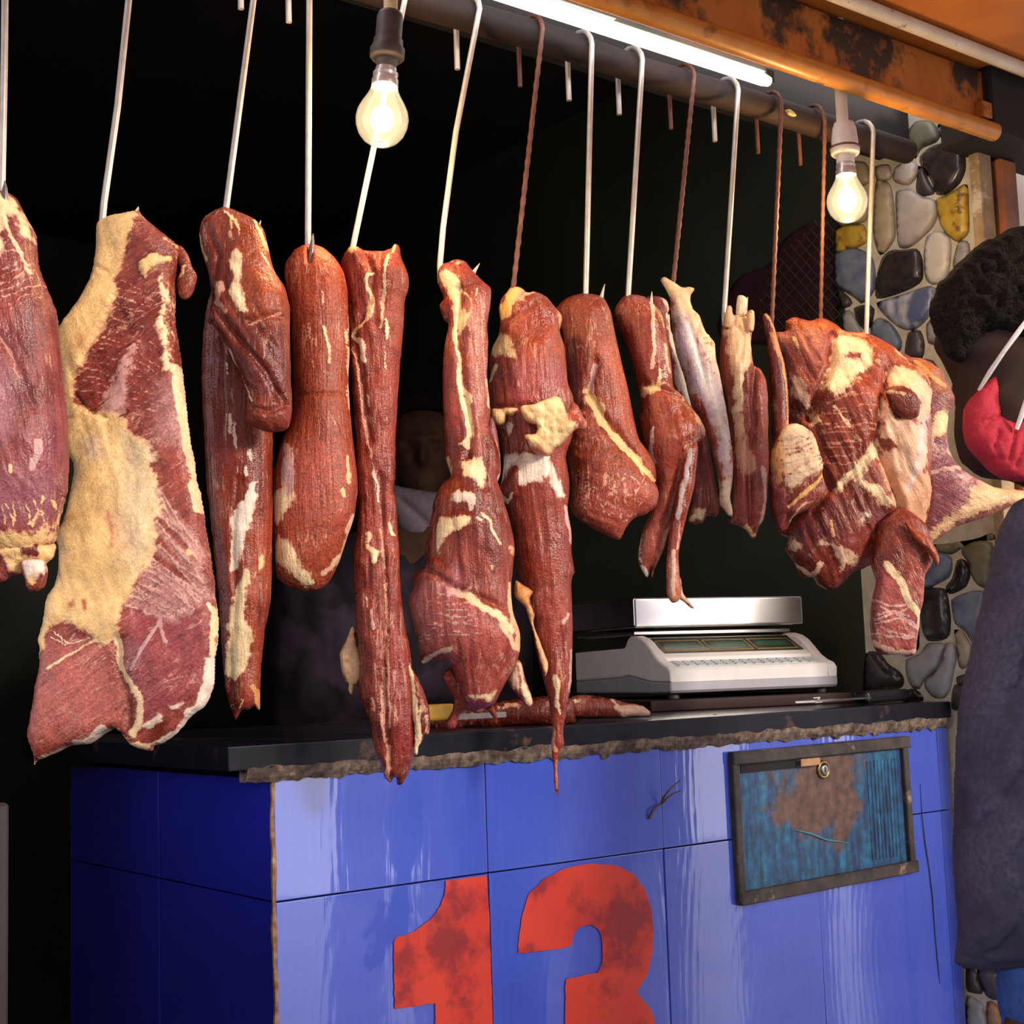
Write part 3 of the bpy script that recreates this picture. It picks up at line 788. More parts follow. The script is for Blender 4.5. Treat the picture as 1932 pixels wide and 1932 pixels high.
# --- leg at the left edge of the picture
f1 = hang(4, 385)
m1 = meat_mat('leg_meat', (.16, .026, .026), (.36, .085, .075), ang=.15, seed=1, pinkish=True, marb=.15, rough=.38)
r1 = empty('leg_of_beef', f1.mat())
tag(r1, 'purplish red leg of beef with gristly joint end at the left picture edge', 'meat', 'hanging meat')
o1 = Z1((10, 165), (50, 180), (90, 210), (130, 290), (185, 390), (190, 470), (200, 560), (240, 660), (290, 790), (298, 860), (310, 1000), (322, 1150), (345, 1350), (352, 1500), (350, 1650), (340, 1800)) + \
     Z2((335, 100), (305, 235), (292, 330), (240, 380), (120, 400), (60, 430), (0, 420), (-180, 330), (-290, 120), (-340, -200), (-350, -600), (-300, -1000), (-200, -1350), (-80, -1480))
inflate('muscle', o1, f1, m1, T=.075, a=.85, parent=r1, fibre=(62, 9, 90, .0016), lump=.004, lumpwl=90,
        creases=[(Z1((30, 920), (110, 1040), (180, 1180), (230, 1330)), 7, -.002), (Z1((240, 800), (250, 1000), (230, 1200)), 7, -.0015)],
        tint=[P(Z1((0, 1050), (110, 1150), (150, 1350), (120, 1500), (0, 1500)), (.43, .21, .25), 26, .7), P(Z1((200, 1500), (260, 1350), (345, 1300), (350, 1700), (330, 1930), (180, 1930), (60, 1800)), (.26, .065, .085), 30, .7),
              P(Z2((0, 0), (340, 0), (300, 240), (0, 260)), (.26, .10, .13), 22, .75), P(Z1((0, 520), (120, 620), (200, 760), (100, 900), (0, 800)), (.33, .06, .03), 30, .5)],
        paint=[P(Z1((0, 200), (40, 190), (90, 230), (120, 300), (170, 390), (190, 440), (150, 420), (110, 330), (70, 330), (60, 430), (80, 520), (30, 560), (20, 650), (0, 640)), CREAM, 7),
               S(Z1((60, 320), (100, 420), (150, 540), (190, 620)), CREAM, 3, .9), S(Z1((10, 600), (30, 720), (20, 830), (40, 920)), LILA, 6, .9), S(Z1((40, 930), (110, 1040), (170, 1180)), PINK, 2.5, .8),
               S(Z1((230, 1640), (250, 1570), (265, 1500)), LILA, 6, .75), P(Z2((0, 240), (60, 290), (120, 300), (200, 310), (285, 250), (290, 330), (240, 370), (100, 390), (0, 400)), FAT, 8, .85),
               P(Z1((128, 1632), (142, 1632), (142, 1660), (128, 1660)), CREAM, 3)] + SS(fan(Z1((80, 470), (180, 560), (260, 760)), Z1((20, 560), (60, 700), (130, 860)), 9, 4), (.52, .26, .24), 2.0, .62)
              + SS(fan(Z2((40, 150), (180, 150), (330, 120)), Z2((60, 260), (180, 260), (300, 260)), 7, 4), FAT, 2.5, .65))
inflate('joint_end', Z2((-60, 330), (0, 300), (80, 330), (160, 300), (240, 340), (290, 350), (285, 410), (262, 440), (225, 470), (120, 470), (100, 500), (60, 515), (20, 545), (-30, 555), (-120, 500)), f1, m1, T=.05, parent=r1, lump=.010, lumpwl=22, rag=2,
        paint=[P(Z2((-60, 300), (290, 320), (285, 430), (225, 470), (130, 440), (110, 500), (60, 490), (40, 420), (-60, 400)), FAT, 8, .9), P(Z2((130, 370), (200, 360), (220, 400), (180, 430), (130, 420)), DEEP, 5, -1)], tint=[P(Z2((110, 360), (210, 350), (225, 400), (180, 430), (120, 430)), (.10, .015, .01), 6, .9)])
inflate('knuckle', Z2((140, 440), (190, 425), (250, 440), (270, 480), (268, 530), (250, 580), (200, 603), (165, 585), (150, 530), (128, 490)), f1, m1, T=.03, parent=r1, dz=.012, lump=.004, lumpwl=16,
        paint=[P(Z2((140, 430), (260, 440), (262, 510), (220, 545), (160, 520)), WHITE, 5), P(Z2((170, 530), (220, 525), (225, 560), (190, 570)), FAT, 3)], tint=[P(Z2((150, 560), (265, 540), (240, 600), (180, 605)), BROWN, 5, .9)])

# --- broad flank slab
f2 = hang(225, 420, .10)
m2 = meat_mat('flank_meat', (.19, .027, .017), (.42, .095, .064), fib=(240, 240, 30), ang=-1.0, seed=2, pinkish=True, marb=.25, rough=.40)
r2 = empty('beef_flank', f2.mat())
tag(r2, 'broad flank slab of beef, left half yellow fat, right half striped red muscle', 'meat', 'hanging meat')
o2 = Z1((718, 262), (735, 290), (800, 350), (880, 410), (930, 460), (920, 540), (905, 740), (910, 850), (930, 980), (945, 1100), (955, 1200), (970, 1350), (985, 1450), (1005, 1550)) + \
     Z2((1015, 0), (1050, 130), (1065, 260), (1085, 360), (1105, 500), (1120, 660), (1132, 760), (1125, 880), (1110, 960), (1112, 1080), (1090, 1150), (1060, 1200), (1000, 1240), (960, 1290), (920, 1340), (860, 1380), (800, 1398), (795, 1425), (720, 1415), (680, 1385), (650, 1340), (620, 1302), (580, 1315), (530, 1350), (470, 1388), (420, 1390), (350, 1410), (270, 1445), (200, 1475), (178, 1503), (175, 1440), (150, 1330), (165, 1280), (185, 1140), (205, 1010), (215, 950), (220, 880), (205, 850), (235, 760), (265, 620), (310, 560), (325, 480), (330, 370), (310, 320), (350, 230), (370, 120)) + \
     Z1((398, 1640), (400, 1600), (365, 1540), (350, 1450), (345, 1330), (330, 1210), (315, 1130), (310, 1050), (300, 940), (330, 870), (420, 740), (480, 640), (500, 560), (515, 470), (515, 370), (535, 330), (620, 310), (700, 285))
fatpoly = Z1((535, 330), (700, 280), (740, 300), (725, 400), (700, 500), (660, 570), (655, 620), (620, 650), (640, 740), (600, 840), (540, 950), (470, 1070), (440, 1140), (400, 1200), (410, 1270), (500, 1330), (590, 1320), (690, 1350), (700, 1440), (780, 1470), (820, 1500), (810, 1600), (860, 1660)) + \
     Z2((850, 100), (880, 170), (845, 250), (850, 380), (800, 460), (740, 560), (690, 640), (660, 720), (640, 850), (560, 870), (500, 830), (440, 780), (370, 750), (310, 760), (260, 860), (215, 950), (190, 860), (220, 760), (250, 620), (300, 560), (310, 480), (320, 370), (300, 320), (340, 230), (360, 120)) + Z1((390, 1640), (350, 1540), (335, 1330), (305, 1130), (290, 940), (330, 860), (480, 640), (505, 470))
stri = SS(fan(Z1((660, 640), (560, 860), (430, 1120), (420, 1240)), Z1((880, 720), (760, 920), (650, 1100), (600, 1260)), 17, 3), (.58, .24, .18), 1.5, .62)
stri += SS(fan(Z1((760, 930), (740, 1080), (730, 1250), (720, 1400)), Z1((870, 1000), (860, 1120), (870, 1280), (830, 1440)), 12, 3), (.58, .24, .18), 1.5, .6)
ribs = SS(fan(Z2((840, 420), (760, 560), (690, 660)), Z2((1105, 620), (1000, 700), (900, 740)), 12, 5), (.62, .36, .33), 2.2, .66)
ribs += SS(fan(Z2((850, 60), (860, 200), (850, 380)), Z2((1040, 330), (1080, 480), (1110, 620)), 8, 6), (.62, .38, .32), 2.4, .64)
ribt = SS(fan(Z2((840, 420), (760, 560), (690, 660)), Z2((1105, 620), (1000, 700), (900, 740)), 9, 6), (.58, .30, .29), 8, .75) + SS(fan(Z2((850, 60), (860, 200), (850, 380)), Z2((1040, 330), (1080, 480), (1110, 620)), 6, 6), (.58, .30, .27), 8, .7)
inflate('slab', o2, f2, m2, s=3.7, T=.020, a=.8, parent=r2, rag=1.2, lump=.009, lumpwl=110, fibre=(75, 14, 160, .0010),
        bumps=[(640 * K7, 300 + 350 * K7, 70, 45, 20, .012)], fatlift=.0030,
        creases=[(Z2((640, 850), (650, 1000), (690, 1100), (700, 1290)), 10, -.006), (Z1((640, 740), (470, 1070)), 5, -.002), (Z1((420, 1240), (500, 1330), (600, 1370), (690, 1330)), 4, -.004), (Z1((500, 560), (600, 620)), 4, -.002), (Z1((340, 1360), (420, 1370), (520, 1340)), 4, -.002)],
        tint=[P(Z2((230, 900), (600, 850), (640, 1250), (600, 1300), (300, 1400), (160, 1400), (180, 1140)), (.47, .135, .11), 20, .8), P(Z2((700, 640), (900, 520), (1110, 640), (1120, 900), (1080, 1100), (760, 1300), (700, 1000)), (.33, .07, .085), 22, .7),
              P(Z1((800, 1100), (960, 1200), (990, 1500), (860, 1500), (780, 1380)), (.50, .28, .27), 20, .7), P(Z1((560, 840), (640, 640), (900, 720), (860, 1400), (720, 1400), (430, 1200)), (.20, .030, .026), 20, .5)] + ribt,
        paint=[P(fatpoly, FAT, 8), P(Z1((690, 1020), (740, 930), (750, 1000), (720, 1100), (700, 1340), (560, 1330), (590, 1240), (650, 1100)), LILA, 10, .72),
               P(Z1((870, 600), (900, 760), (880, 850), (910, 950), (920, 1130), (880, 1140), (875, 1000), (850, 900)), CREAM, 6, .85), P(Z1((770, 560), (830, 530), (910, 530), (890, 560), (820, 600), (790, 640), (765, 600)), FAT, 5),
               P(Z1((860, 420), (960, 470), (950, 590), (920, 560), (930, 480), (880, 440)), FAT, 4, .8),
               S(Z1((935, 1100), (965, 1350), (1005, 1560)) + Z2((1050, 180)), CREAM, 7, .95), S(Z2((1100, 660), (1130, 760), (1110, 960)), CREAM, 4, .9), S(Z2((1112, 960), (1085, 1120), (1060, 1190), (1000, 1230)), WHITE, 9, 1),
               S(Z2((1000, 1235), (920, 1335), (800, 1390)), WHITE, 4, .85), P(Z2((620, 1300), (650, 1310), (700, 1370), (790, 1380), (795, 1425), (700, 1410)), CREAM, 5), S(Z2((570, 1310), (480, 1380), (420, 1385)), WHITE, 8, 1), S(Z2((420, 1388), (280, 1440), (185, 1490)), CREAM, 3, 1), S(Z2((155, 1330), (178, 1500)), CREAM, 3.5, .8),
               S(Z2((640, 840), (660, 980), (700, 1050), (760, 1150), (760, 1260), (720, 1330)), CREAM, 9, .85), S(Z2((720, 1000), (790, 880), (860, 740)), LILA, 4, .9), S(Z2((860, 740), (900, 860)), LILA, 4, .6),
               S(Z2((280, 1000), (400, 930), (520, 860), (600, 860)), CREAM, 3, .9), S(Z2((310, 800), (400, 870), (520, 840)), WHITE, 2.2, .8), S(Z2((300, 830), (380, 880)), WHITE, 2, .7),
               P(Z2((780, 1290), (860, 1230), (900, 1260), (830, 1310)), WHITE, 4, .75), P(Z2((900, 1190), (980, 1180), (960, 1220)), WHITE, 4, .7),
               S(Z2((1020, 400), (1021, 402)), FAT, 7, 1)] + stri + ribs +
              [P(Z2((640, 200), (700, 210), (740, 330), (690, 400), (640, 350)), (.72, .38, .20), 9, .95), S(Z2((610, 190), (625, 300), (630, 370)), (.55, .17, .08), 4, .9), P(Z2((400, 655), (440, 645), (430, 680), (405, 685)), (.40, .08, .03), 3), S(Z2((480, 650), (482, 690)), (.40, .08, .03), 4, 1),
               P(Z2((350, 220), (450, 200), (440, 240), (380, 250)), (.60, .27, .10), 6, .9), P(Z1((450, 950), (520, 920), (480, 1000), (440, 1010)), (.62, .27, .10), 8, .85), P(Z1((480, 1470), (560, 1480), (560, 1560), (500, 1560)), (.55, .42, .34), 14, .9), P(Z1((330, 1040), (370, 1100), (360, 1180), (320, 1180), (315, 1120)), (.35, .25, .24), 10, .9),
               P(Z1((700, 1480), (810, 1520), (800, 1640), (840, 1700)) + Z2((820, 300), (740, 480), (700, 300), (680, 60)), (.82, .66, .42), 26, .95)])
inflate('folded_corner', Z1((880, 430), (930, 440), (965, 490), (985, 550), (1010, 600), (985, 690), (950, 722), (915, 700), (900, 640), (920, 560), (890, 520)), f2, m2, T=.02, parent=r2, dz=-.010,
        paint=[P(Z1((930, 560), (960, 550), (950, 600), (920, 610)), FAT, 4)], tint=[P(Z1((900, 620), (1010, 600), (960, 720), (900, 700)), BROWN, 8, .9)])

# --- long loin with folded flap
f3 = hang(425, 420)
m3 = meat_mat('dark_loin_meat', (.115, .014, .008), (.30, .055, .030), seed=3, marb=.12, rough=.36)
r3 = empty('folded_loin', f3.mat())
tag(r3, 'dark red pair of loins, short flap folded over the long one, beside the flank', 'meat', 'hanging meat')
o3 = Z1((1090, 400), (1200, 380), (1300, 500), (1370, 700), (1390, 1000), (1390, 1480), (1390, 1656)) + Z2((1390, 200), (1388, 400), (1380, 640), (1350, 780), (1332, 960), (1325, 1110), (1322, 1218), (1290, 1195), (1262, 1215), (1230, 1212), (1207, 1245), (1190, 1275), (1165, 1205), (1140, 1110), (1120, 900), (1100, 600), (1070, 300), (1050, 100)) + \
     Z1((1040, 1700), (1028, 1450), (1018, 1250), (1012, 1050), (1020, 900), (1032, 780), (1052, 680), (1085, 600), (1075, 500))
inflate('long_loin', o3, f3, m3, T=.045, a=.9, dz=-.035, parent=r3, rag=.8, lump=.004, lumpwl=80, fibre=(88, 8, 120, .0012),
        creases=[(Z2((1230, 0), (1200, 400), (1220, 600), (1180, 900), (1180, 1200)), 6, -.003)],
        tint=[P(Z1((1020, 640), (1110, 620), (1120, 850), (1030, 1000)), (.30, .15, .20), 22, .7), P(Z1((1040, 1000), (1200, 1000), (1200, 1600), (1060, 1600)), (.24, .045, .05), 30, .5), P(Z2((1270, 300), (1390, 200), (1340, 900), (1320, 1200), (1250, 1100)), (.36, .08, .035), 20, .7)],
        paint=[P(Z2((1290, 30), (1330, 0), (1320, 120), (1290, 250), (1255, 380), (1230, 490), (1185, 480), (1200, 330), (1195, 210), (1240, 130)), WHITE, 5), P(Z2((1260, 470), (1282, 500), (1270, 620), (1255, 740), (1290, 800), (1285, 920), (1250, 1010), (1200, 1060), (1150, 1030), (1160, 900), (1175, 800), (1150, 770), (1190, 750), (1210, 600), (1245, 530)), CREAM, 6),
               P(Z2((1330, 400), (1365, 390), (1345, 470), (1310, 530)), FAT, 4, .8), S(Z2((1290, 1090), (1310, 1130), (1315, 1210)), (.62, .26, .08), 5, .95), S(Z1((1190, 1320), (1195, 1420)), WHITE, 3, .95), S(Z1((1215, 1370), (1222, 1500)), WHITE, 3, .8), S(Z1((1290, 1510), (1300, 1560)), WHITE, 4, .9), S(Z1((1270, 1600), (1275, 1640)), WHITE, 3, .9), S(Z1((1175, 1060), (1180, 1110)), WHITE, 2.2, .9), S(Z2((1165, 1200), (1240, 1160), (1220, 1210)), CREAM, 2.5, .7)])
o3b = Z1((1062, 410), (1085, 340), (1150, 297), (1210, 290), (1270, 313), (1340, 345), (1390, 400), (1420, 520), (1450, 620), (1500, 700), (1525, 790), (1526, 950), (1532, 1150), (1537, 1330), (1515, 1425), (1440, 1442), (1400, 1435), (1330, 1412), (1295, 1380), (1310, 1310), (1290, 1180), (1240, 1080), (1190, 980), (1130, 890), (1105, 880), (1125, 760), (1110, 640), (1075, 520))
inflate('folded_flap', o3b, f3, m3, T=.034, a=.9, dz=.022, parent=r3, rag=.8, lump=.005, lumpwl=50, fibre=(62, 8, 100, .0013),
        bumps=[(1420 * K7, 300 + 780 * K7, 35, 45, 0, .009), (1400 * K7, 300 + 1340 * K7, 40, 22, 0, .006)],
        creases=[(Z1((1140, 760), (1200, 880), (1300, 1000), (1420, 1150), (1500, 1300)), 6, -.006), (Z1((1340, 900), (1430, 880), (1500, 870)), 4, -.004), (Z1((1370, 820), (1400, 880), (1470, 860)), 4, -.003), (Z1((1130, 420), (1180, 560), (1150, 700)), 6, -.004), (Z1((1350, 1330), (1440, 1350), (1520, 1310)), 5, -.005)],
        tint=[P(Z1((1200, 300), (1400, 420), (1500, 720), (1520, 900), (1350, 900), (1260, 600)), (.36, .09, .035), 26, .7), P(Z1((1300, 1380), (1380, 1330), (1520, 1310), (1510, 1430), (1400, 1440)), (.20, .04, .03), 8, .7)],
        paint=[P(Z1((1270, 530), (1300, 560), (1300, 640), (1280, 700), (1310, 780), (1325, 860), (1290, 860), (1255, 790), (1230, 750), (1260, 690), (1240, 640)), CREAM, 5), P(Z1((1165, 700), (1205, 690), (1210, 740), (1190, 790), (1210, 850), (1160, 800)), (.66, .36, .25), 5, .95),
               S(Z1((1195, 325), (1240, 350), (1275, 400), (1288, 450)), FAT, 2.4, .95), S(Z1((1235, 365), (1245, 420)), FAT, 2.0, .9), P(Z1((1230, 440), (1250, 435), (1250, 470), (1235, 470)), (.60, .26, .12), 3), S(Z1((1055, 420), (1080, 500), (1105, 570)), FAT, 3.4, .95), S(Z1((1350, 350), (1385, 430), (1415, 520)), FAT, 3.4, .9), S(Z1((1215, 1020), (1270, 1140), (1320, 1230), (1345, 1300)), CREAM, 2.4, .95), S(Z1((1400, 545), (1450, 620)), FAT, 2.2, .8), S(Z1((1330, 920), (1420, 890), (1500, 850)), (.50, .20, .10), 2.2, .7), S(Z1((1190, 960), (1230, 1090)), (.34, .12, .12), 2, .6)])

# --- smooth loin
f4 = hang(586, 490)
m4 = meat_mat('smooth_loin_meat', (.195, .030, .013), (.36, .080, .042), seed=4, marb=.06, rough=.44, fib=(300, 300, 18), spots=.5)
o4 = Z1((1610, 440), (1680, 460), (1740, 510), (1790, 590), (1810, 700), (1815, 850), (1820, 1000), (1815, 1150), (1822, 1300), (1840, 1480), (1860, 1650), (1862, 1760)) + Z2((1862, 80), (1845, 200), (1800, 340), (1770, 430), (1740, 500), (1700, 560), (1640, 597), (1560, 590), (1490, 560), (1440, 520), (1432, 420), (1422, 250), (1420, 100), (1420, -50)) + Z1((1428, 1620), (1470, 1460), (1500, 1400), (1530, 1300), (1528, 1150), (1522, 1000), (1518, 850), (1500, 700), (1482, 610), (1490, 540), (1540, 470))
o = inflate('smooth_loin', o4, f4, m4, T=.055, a=.95, lump=.003, lumpwl=90, fibre=(88, 6, 140, .0006), rag=.4,
        creases=[(Z1((1530, 1260), (1600, 1250), (1700, 1248), (1810, 1240)), 3, -.0035), (Z1((1622, 470), (1622, 560)), 4, -.010)],
        tint=[P(Z1((1490, 560), (1620, 450), (1790, 600), (1800, 720), (1500, 720)), (.30, .055, .016), 24, .7), P(Z1((1460, 1500), (1860, 1500), (1860, 1900), (1430, 1900)), (.42, .11, .085), 40, .45)],
        paint=[S(Z1((1488, 560), (1505, 500), (1540, 465)), FAT, 3, .9), S(Z1((1700, 900), (1725, 980), (1728, 1080)), CREAM, 3, .9), S(Z1((1690, 720), (1700, 780)), (.60, .3, .2), 2, .8), S(Z1((1625, 880), (1622, 960)), (.55, .25, .17), 2, .7), S(Z1((1745, 1350), (1760, 1410)), (.6, .35, .25), 2, .7), S(Z1((1635, 1080), (1650, 1110)), (.6, .3, .2), 2.5, .7),
               S(Z1((1815, 820), (1816, 1200), (1822, 1300)), FAT, 2.2, .85), P(Z1((1500, 1500), (1545, 1520), (1540, 1580), (1560, 1640), (1540, 1740), (1470, 1730), (1490, 1620)), LILA, 6, .85), P(Z2((1430, 110), (1500, 60), (1560, 110), (1540, 170), (1500, 190), (1470, 260), (1435, 230)), CREAM, 6, .95), S(Z2((1510, 0), (1520, 100)), LILA, 8, .8),
               P(Z2((1470, 310), (1540, 360), (1570, 440), (1610, 490), (1645, 550), (1600, 580), (1540, 520), (1480, 470), (1435, 440), (1450, 380)), CREAM, 6), S(Z2((1845, 210), (1790, 380), (1720, 490), (1690, 510)), (.64, .40, .26), 5, .85), S(Z1((1820, 1560), (1830, 1700)), FAT, 4, .7), S(Z1((1800, 1740), (1810, 1770)), FAT, 4, .8)])
tag(o, 'smooth rounded brick-red loin with one hook point through its top', 'meat', 'hanging meat')

# --- long dark strip reaching below the counter edge
f5 = hang(668, 470, 0, -.005)
m5 = meat_mat('strip_meat', (.125, .014, .010), (.31, .058, .040), seed=5, marb=.25, rough=.33, bump=.7)
r5 = empty('long_meat_strip', f5.mat())
tag(r5, 'longest dark red strip of meat, ragged end hanging past the counter edge above the 1', 'meat', 'hanging meat')
o5 = Z3((122, 250), (150, 200), (190, 180), (250, 205), (330, 205), (380, 190), (400, 165), (425, 180), (440, 250), (470, 330), (472, 400), (450, 470), (445, 600), (430, 750), (418, 900), (410, 1050), (405, 1200), (402, 1350), (395, 1450)) + Z4((405, 100), (415, 250), (430, 550), (442, 700), (460, 820), (480, 920), (500, 1100), (510, 1300), (500, 1440), (480, 1500), (470, 1545), (440, 1600), (412, 1605), (400, 1560), (385, 1590), (368, 1590), (340, 1560), (335, 1510), (290, 1410), (270, 1280), (240, 1200), (207, 1130), (212, 1060), (222, 1000), (210, 900), (195, 750), (188, 600), (185, 400), (205, 250), (200, 50)) + Z3((200, 1400), (195, 1200), (180, 1000), (165, 800), (158, 550), (148, 400), (125, 310))
inflate('strip', o5, f5, m5, T=.045, a=.85, parent=r5, rag=1.2, lump=.006, lumpwl=45, fibre=(86, 8, 110, .0018),
        bumps=[(600 + 400 * K7, 400 + 300 * K7, 26, 50, 0, .010), (600 + 190 * K7, 400 + 230 * K7, 22, 22, 0, .008)],
        creases=[(Z3((250, 250), (300, 350), (280, 500), (200, 640), (240, 900), (280, 1200)), 7, -.006), (Z4((330, 0), (345, 300), (360, 700), (350, 1100), (380, 1500)), 6, -.006), (Z3((330, 230), (340, 500)), 6, -.004)],
        tint=[P(Z3((340, 220), (470, 330), (440, 700), (330, 700)), (.33, .075, .035), 22, .6), P(Z3((260, 700), (420, 800), (400, 1300), (320, 1300)), (.36, .075, .055), 26, .55), P(Z4((380, 700), (480, 950), (500, 1400), (390, 1500), (360, 1100)), (.32, .05, .055), 22, .6)],
        paint=[S(Z3((300, 345), (268, 360), (265, 420), (295, 480), (280, 560), (220, 610), (190, 660), (230, 700), (240, 780), (255, 800)), CREAM, 3.6, 1), P(Z3((275, 490), (305, 490), (300, 545), (260, 570)), CREAM, 3), P(Z3((225, 680), (245, 700), (262, 790), (250, 810), (232, 760)), WHITE, 3), S(Z3((375, 250), (355, 330), (355, 460), (340, 600)), CREAM, 3.2, .95), S(Z3((345, 440), (350, 560), (335, 620)), (.64, .34, .22), 4, .8),
               S(Z3((405, 175), (400, 230)), (.62, .33, .15), 4, .8), S(Z3((365, 580), (370, 680)), CREAM, 2.6, .9), S(Z3((360, 750), (355, 870)), CREAM, 1.8, .8), S(Z3((265, 960), (278, 1030)), CREAM, 2.4, .85), S(Z3((185, 720), (220, 860), (230, 1000), (265, 1200), (300, 1350), (320, 1500)), (.55, .22, .13), 2.8, .8), S(Z3((295, 1370), (315, 1430), (318, 1510)), WHITE, 3, .9), P(Z3((170, 200), (215, 195), (200, 240), (170, 245)), (.55, .25, .10), 5, .8),
               P(Z4((245, 290), (275, 285), (290, 380), (325, 410), (320, 450), (290, 450), (260, 370)), CREAM, 4), S(Z4((330, 280), (345, 400), (350, 480)), (.6, .33, .22), 3, .8), S(Z4((375, 250), (395, 310)), CREAM, 4, .8), S(Z4((355, 560), (365, 700), (365, 900), (378, 1100), (385, 1300)), (.60, .28, .16), 3, .8), S(Z4((260, 630), (265, 680)), CREAM, 3, .7), S(Z4((285, 700), (295, 790)), (.6, .35, .35), 4, .75), S(Z4((350, 1000), (355, 1280)), (.55, .2, .12), 3, .7), S(Z4((375, 1400), (365, 1580)), (.62, .28, .14), 5, .8), S(Z4((330, 1080), (340, 1250), (365, 1400)), (.58, .30, .22), 3, .75), S(Z4((290, 1150), (300, 1220)), (.55, .2, .12), 4, .6)])
inflate('fat', Z4((180, 770), (140, 850), (105, 920), (110, 990), (120, 1050), (152, 1075), (150, 1110), (170, 1135), (185, 1080), (212, 1098), (226, 1040), (226, 960), (205, 880)), f5, m5, T=.012, parent=r5, dz=-.012, lump=.004, lumpwl=16, rag=1.5,
        paint=[P(Z4((170, 760), (205, 880), (230, 960), (225, 1050), (190, 1080), (150, 1060), (100, 990), (100, 920)), (.74, .46, .26), 5), P(Z4((140, 1040), (190, 1060), (180, 1140), (150, 1120)), FAT, 4)])
inflate('side_flap', Z4((455, 935), (475, 960), (520, 1050), (560, 1130), (585, 1220), (585, 1300), (575, 1342), (555, 1335), (545, 1380), (527, 1400), (520, 1446), (500, 1440), (490, 1300), (480, 1100)), f5, m5, T=.018, parent=r5, dz=.005, rag=1.0, lump=.003, lumpwl=30, fibre=(75, 7, 70, .0014),
        paint=[S(Z4((465, 950), (485, 1050), (495, 1150), (510, 1250), (525, 1340), (515, 1440)), CREAM, 7, 1), S(Z4((545, 1200), (530, 1300)), CREAM, 4, .8), S(Z4((570, 1250), (572, 1330)), (.62, .30, .18), 5, .7), S(Z4((520, 1120), (560, 1220)), (.40, .12, .09), 4, .6)])

# --- shank with swollen lower part
f6 = hang(830, 505, 0, -.005)
m6 = meat_mat('shank_meat', (.155, .020, .011), (.35, .068, .046), seed=6, marb=.16, rough=.37)
r6 = empty('beef_shank', f6.mat())
tag(r6, 'beef shank with narrow veined top and bulging lower muscle with white patches', 'meat', 'hanging meat')
o6 = Z3((680, 262), (720, 248), (770, 260), (800, 300), (840, 340), (880, 380), (900, 402), (898, 480), (885, 560), (885, 700), (880, 850), (893, 1000), (900, 1040), (890, 1100), (900, 1130), (935, 1230), (950, 1330), (930, 1390), (955, 1460)) + Z4((970, 130), (1000, 230), (1020, 330), (1020, 430), (1005, 560), (1012, 690), (1050, 800), (1050, 900), (1030, 980), (990, 1050), (950, 1120), (920, 1180), (880, 1205), (820, 1200), (770, 1180), (740, 1100), (700, 1000), (690, 960), (620, 950), (545, 972), (530, 930), (520, 850), (490, 770), (470, 640), (500, 570), (485, 520), (560, 460), (555, 380), (580, 260), (605, 120), (635, 50)) + Z3((665, 1400), (690, 1375), (660, 1250), (655, 1160), (650, 1000), (650, 850), (660, 700), (680, 590), (655, 560), (632, 490), (655, 450), (630, 380), (625, 310), (650, 272))
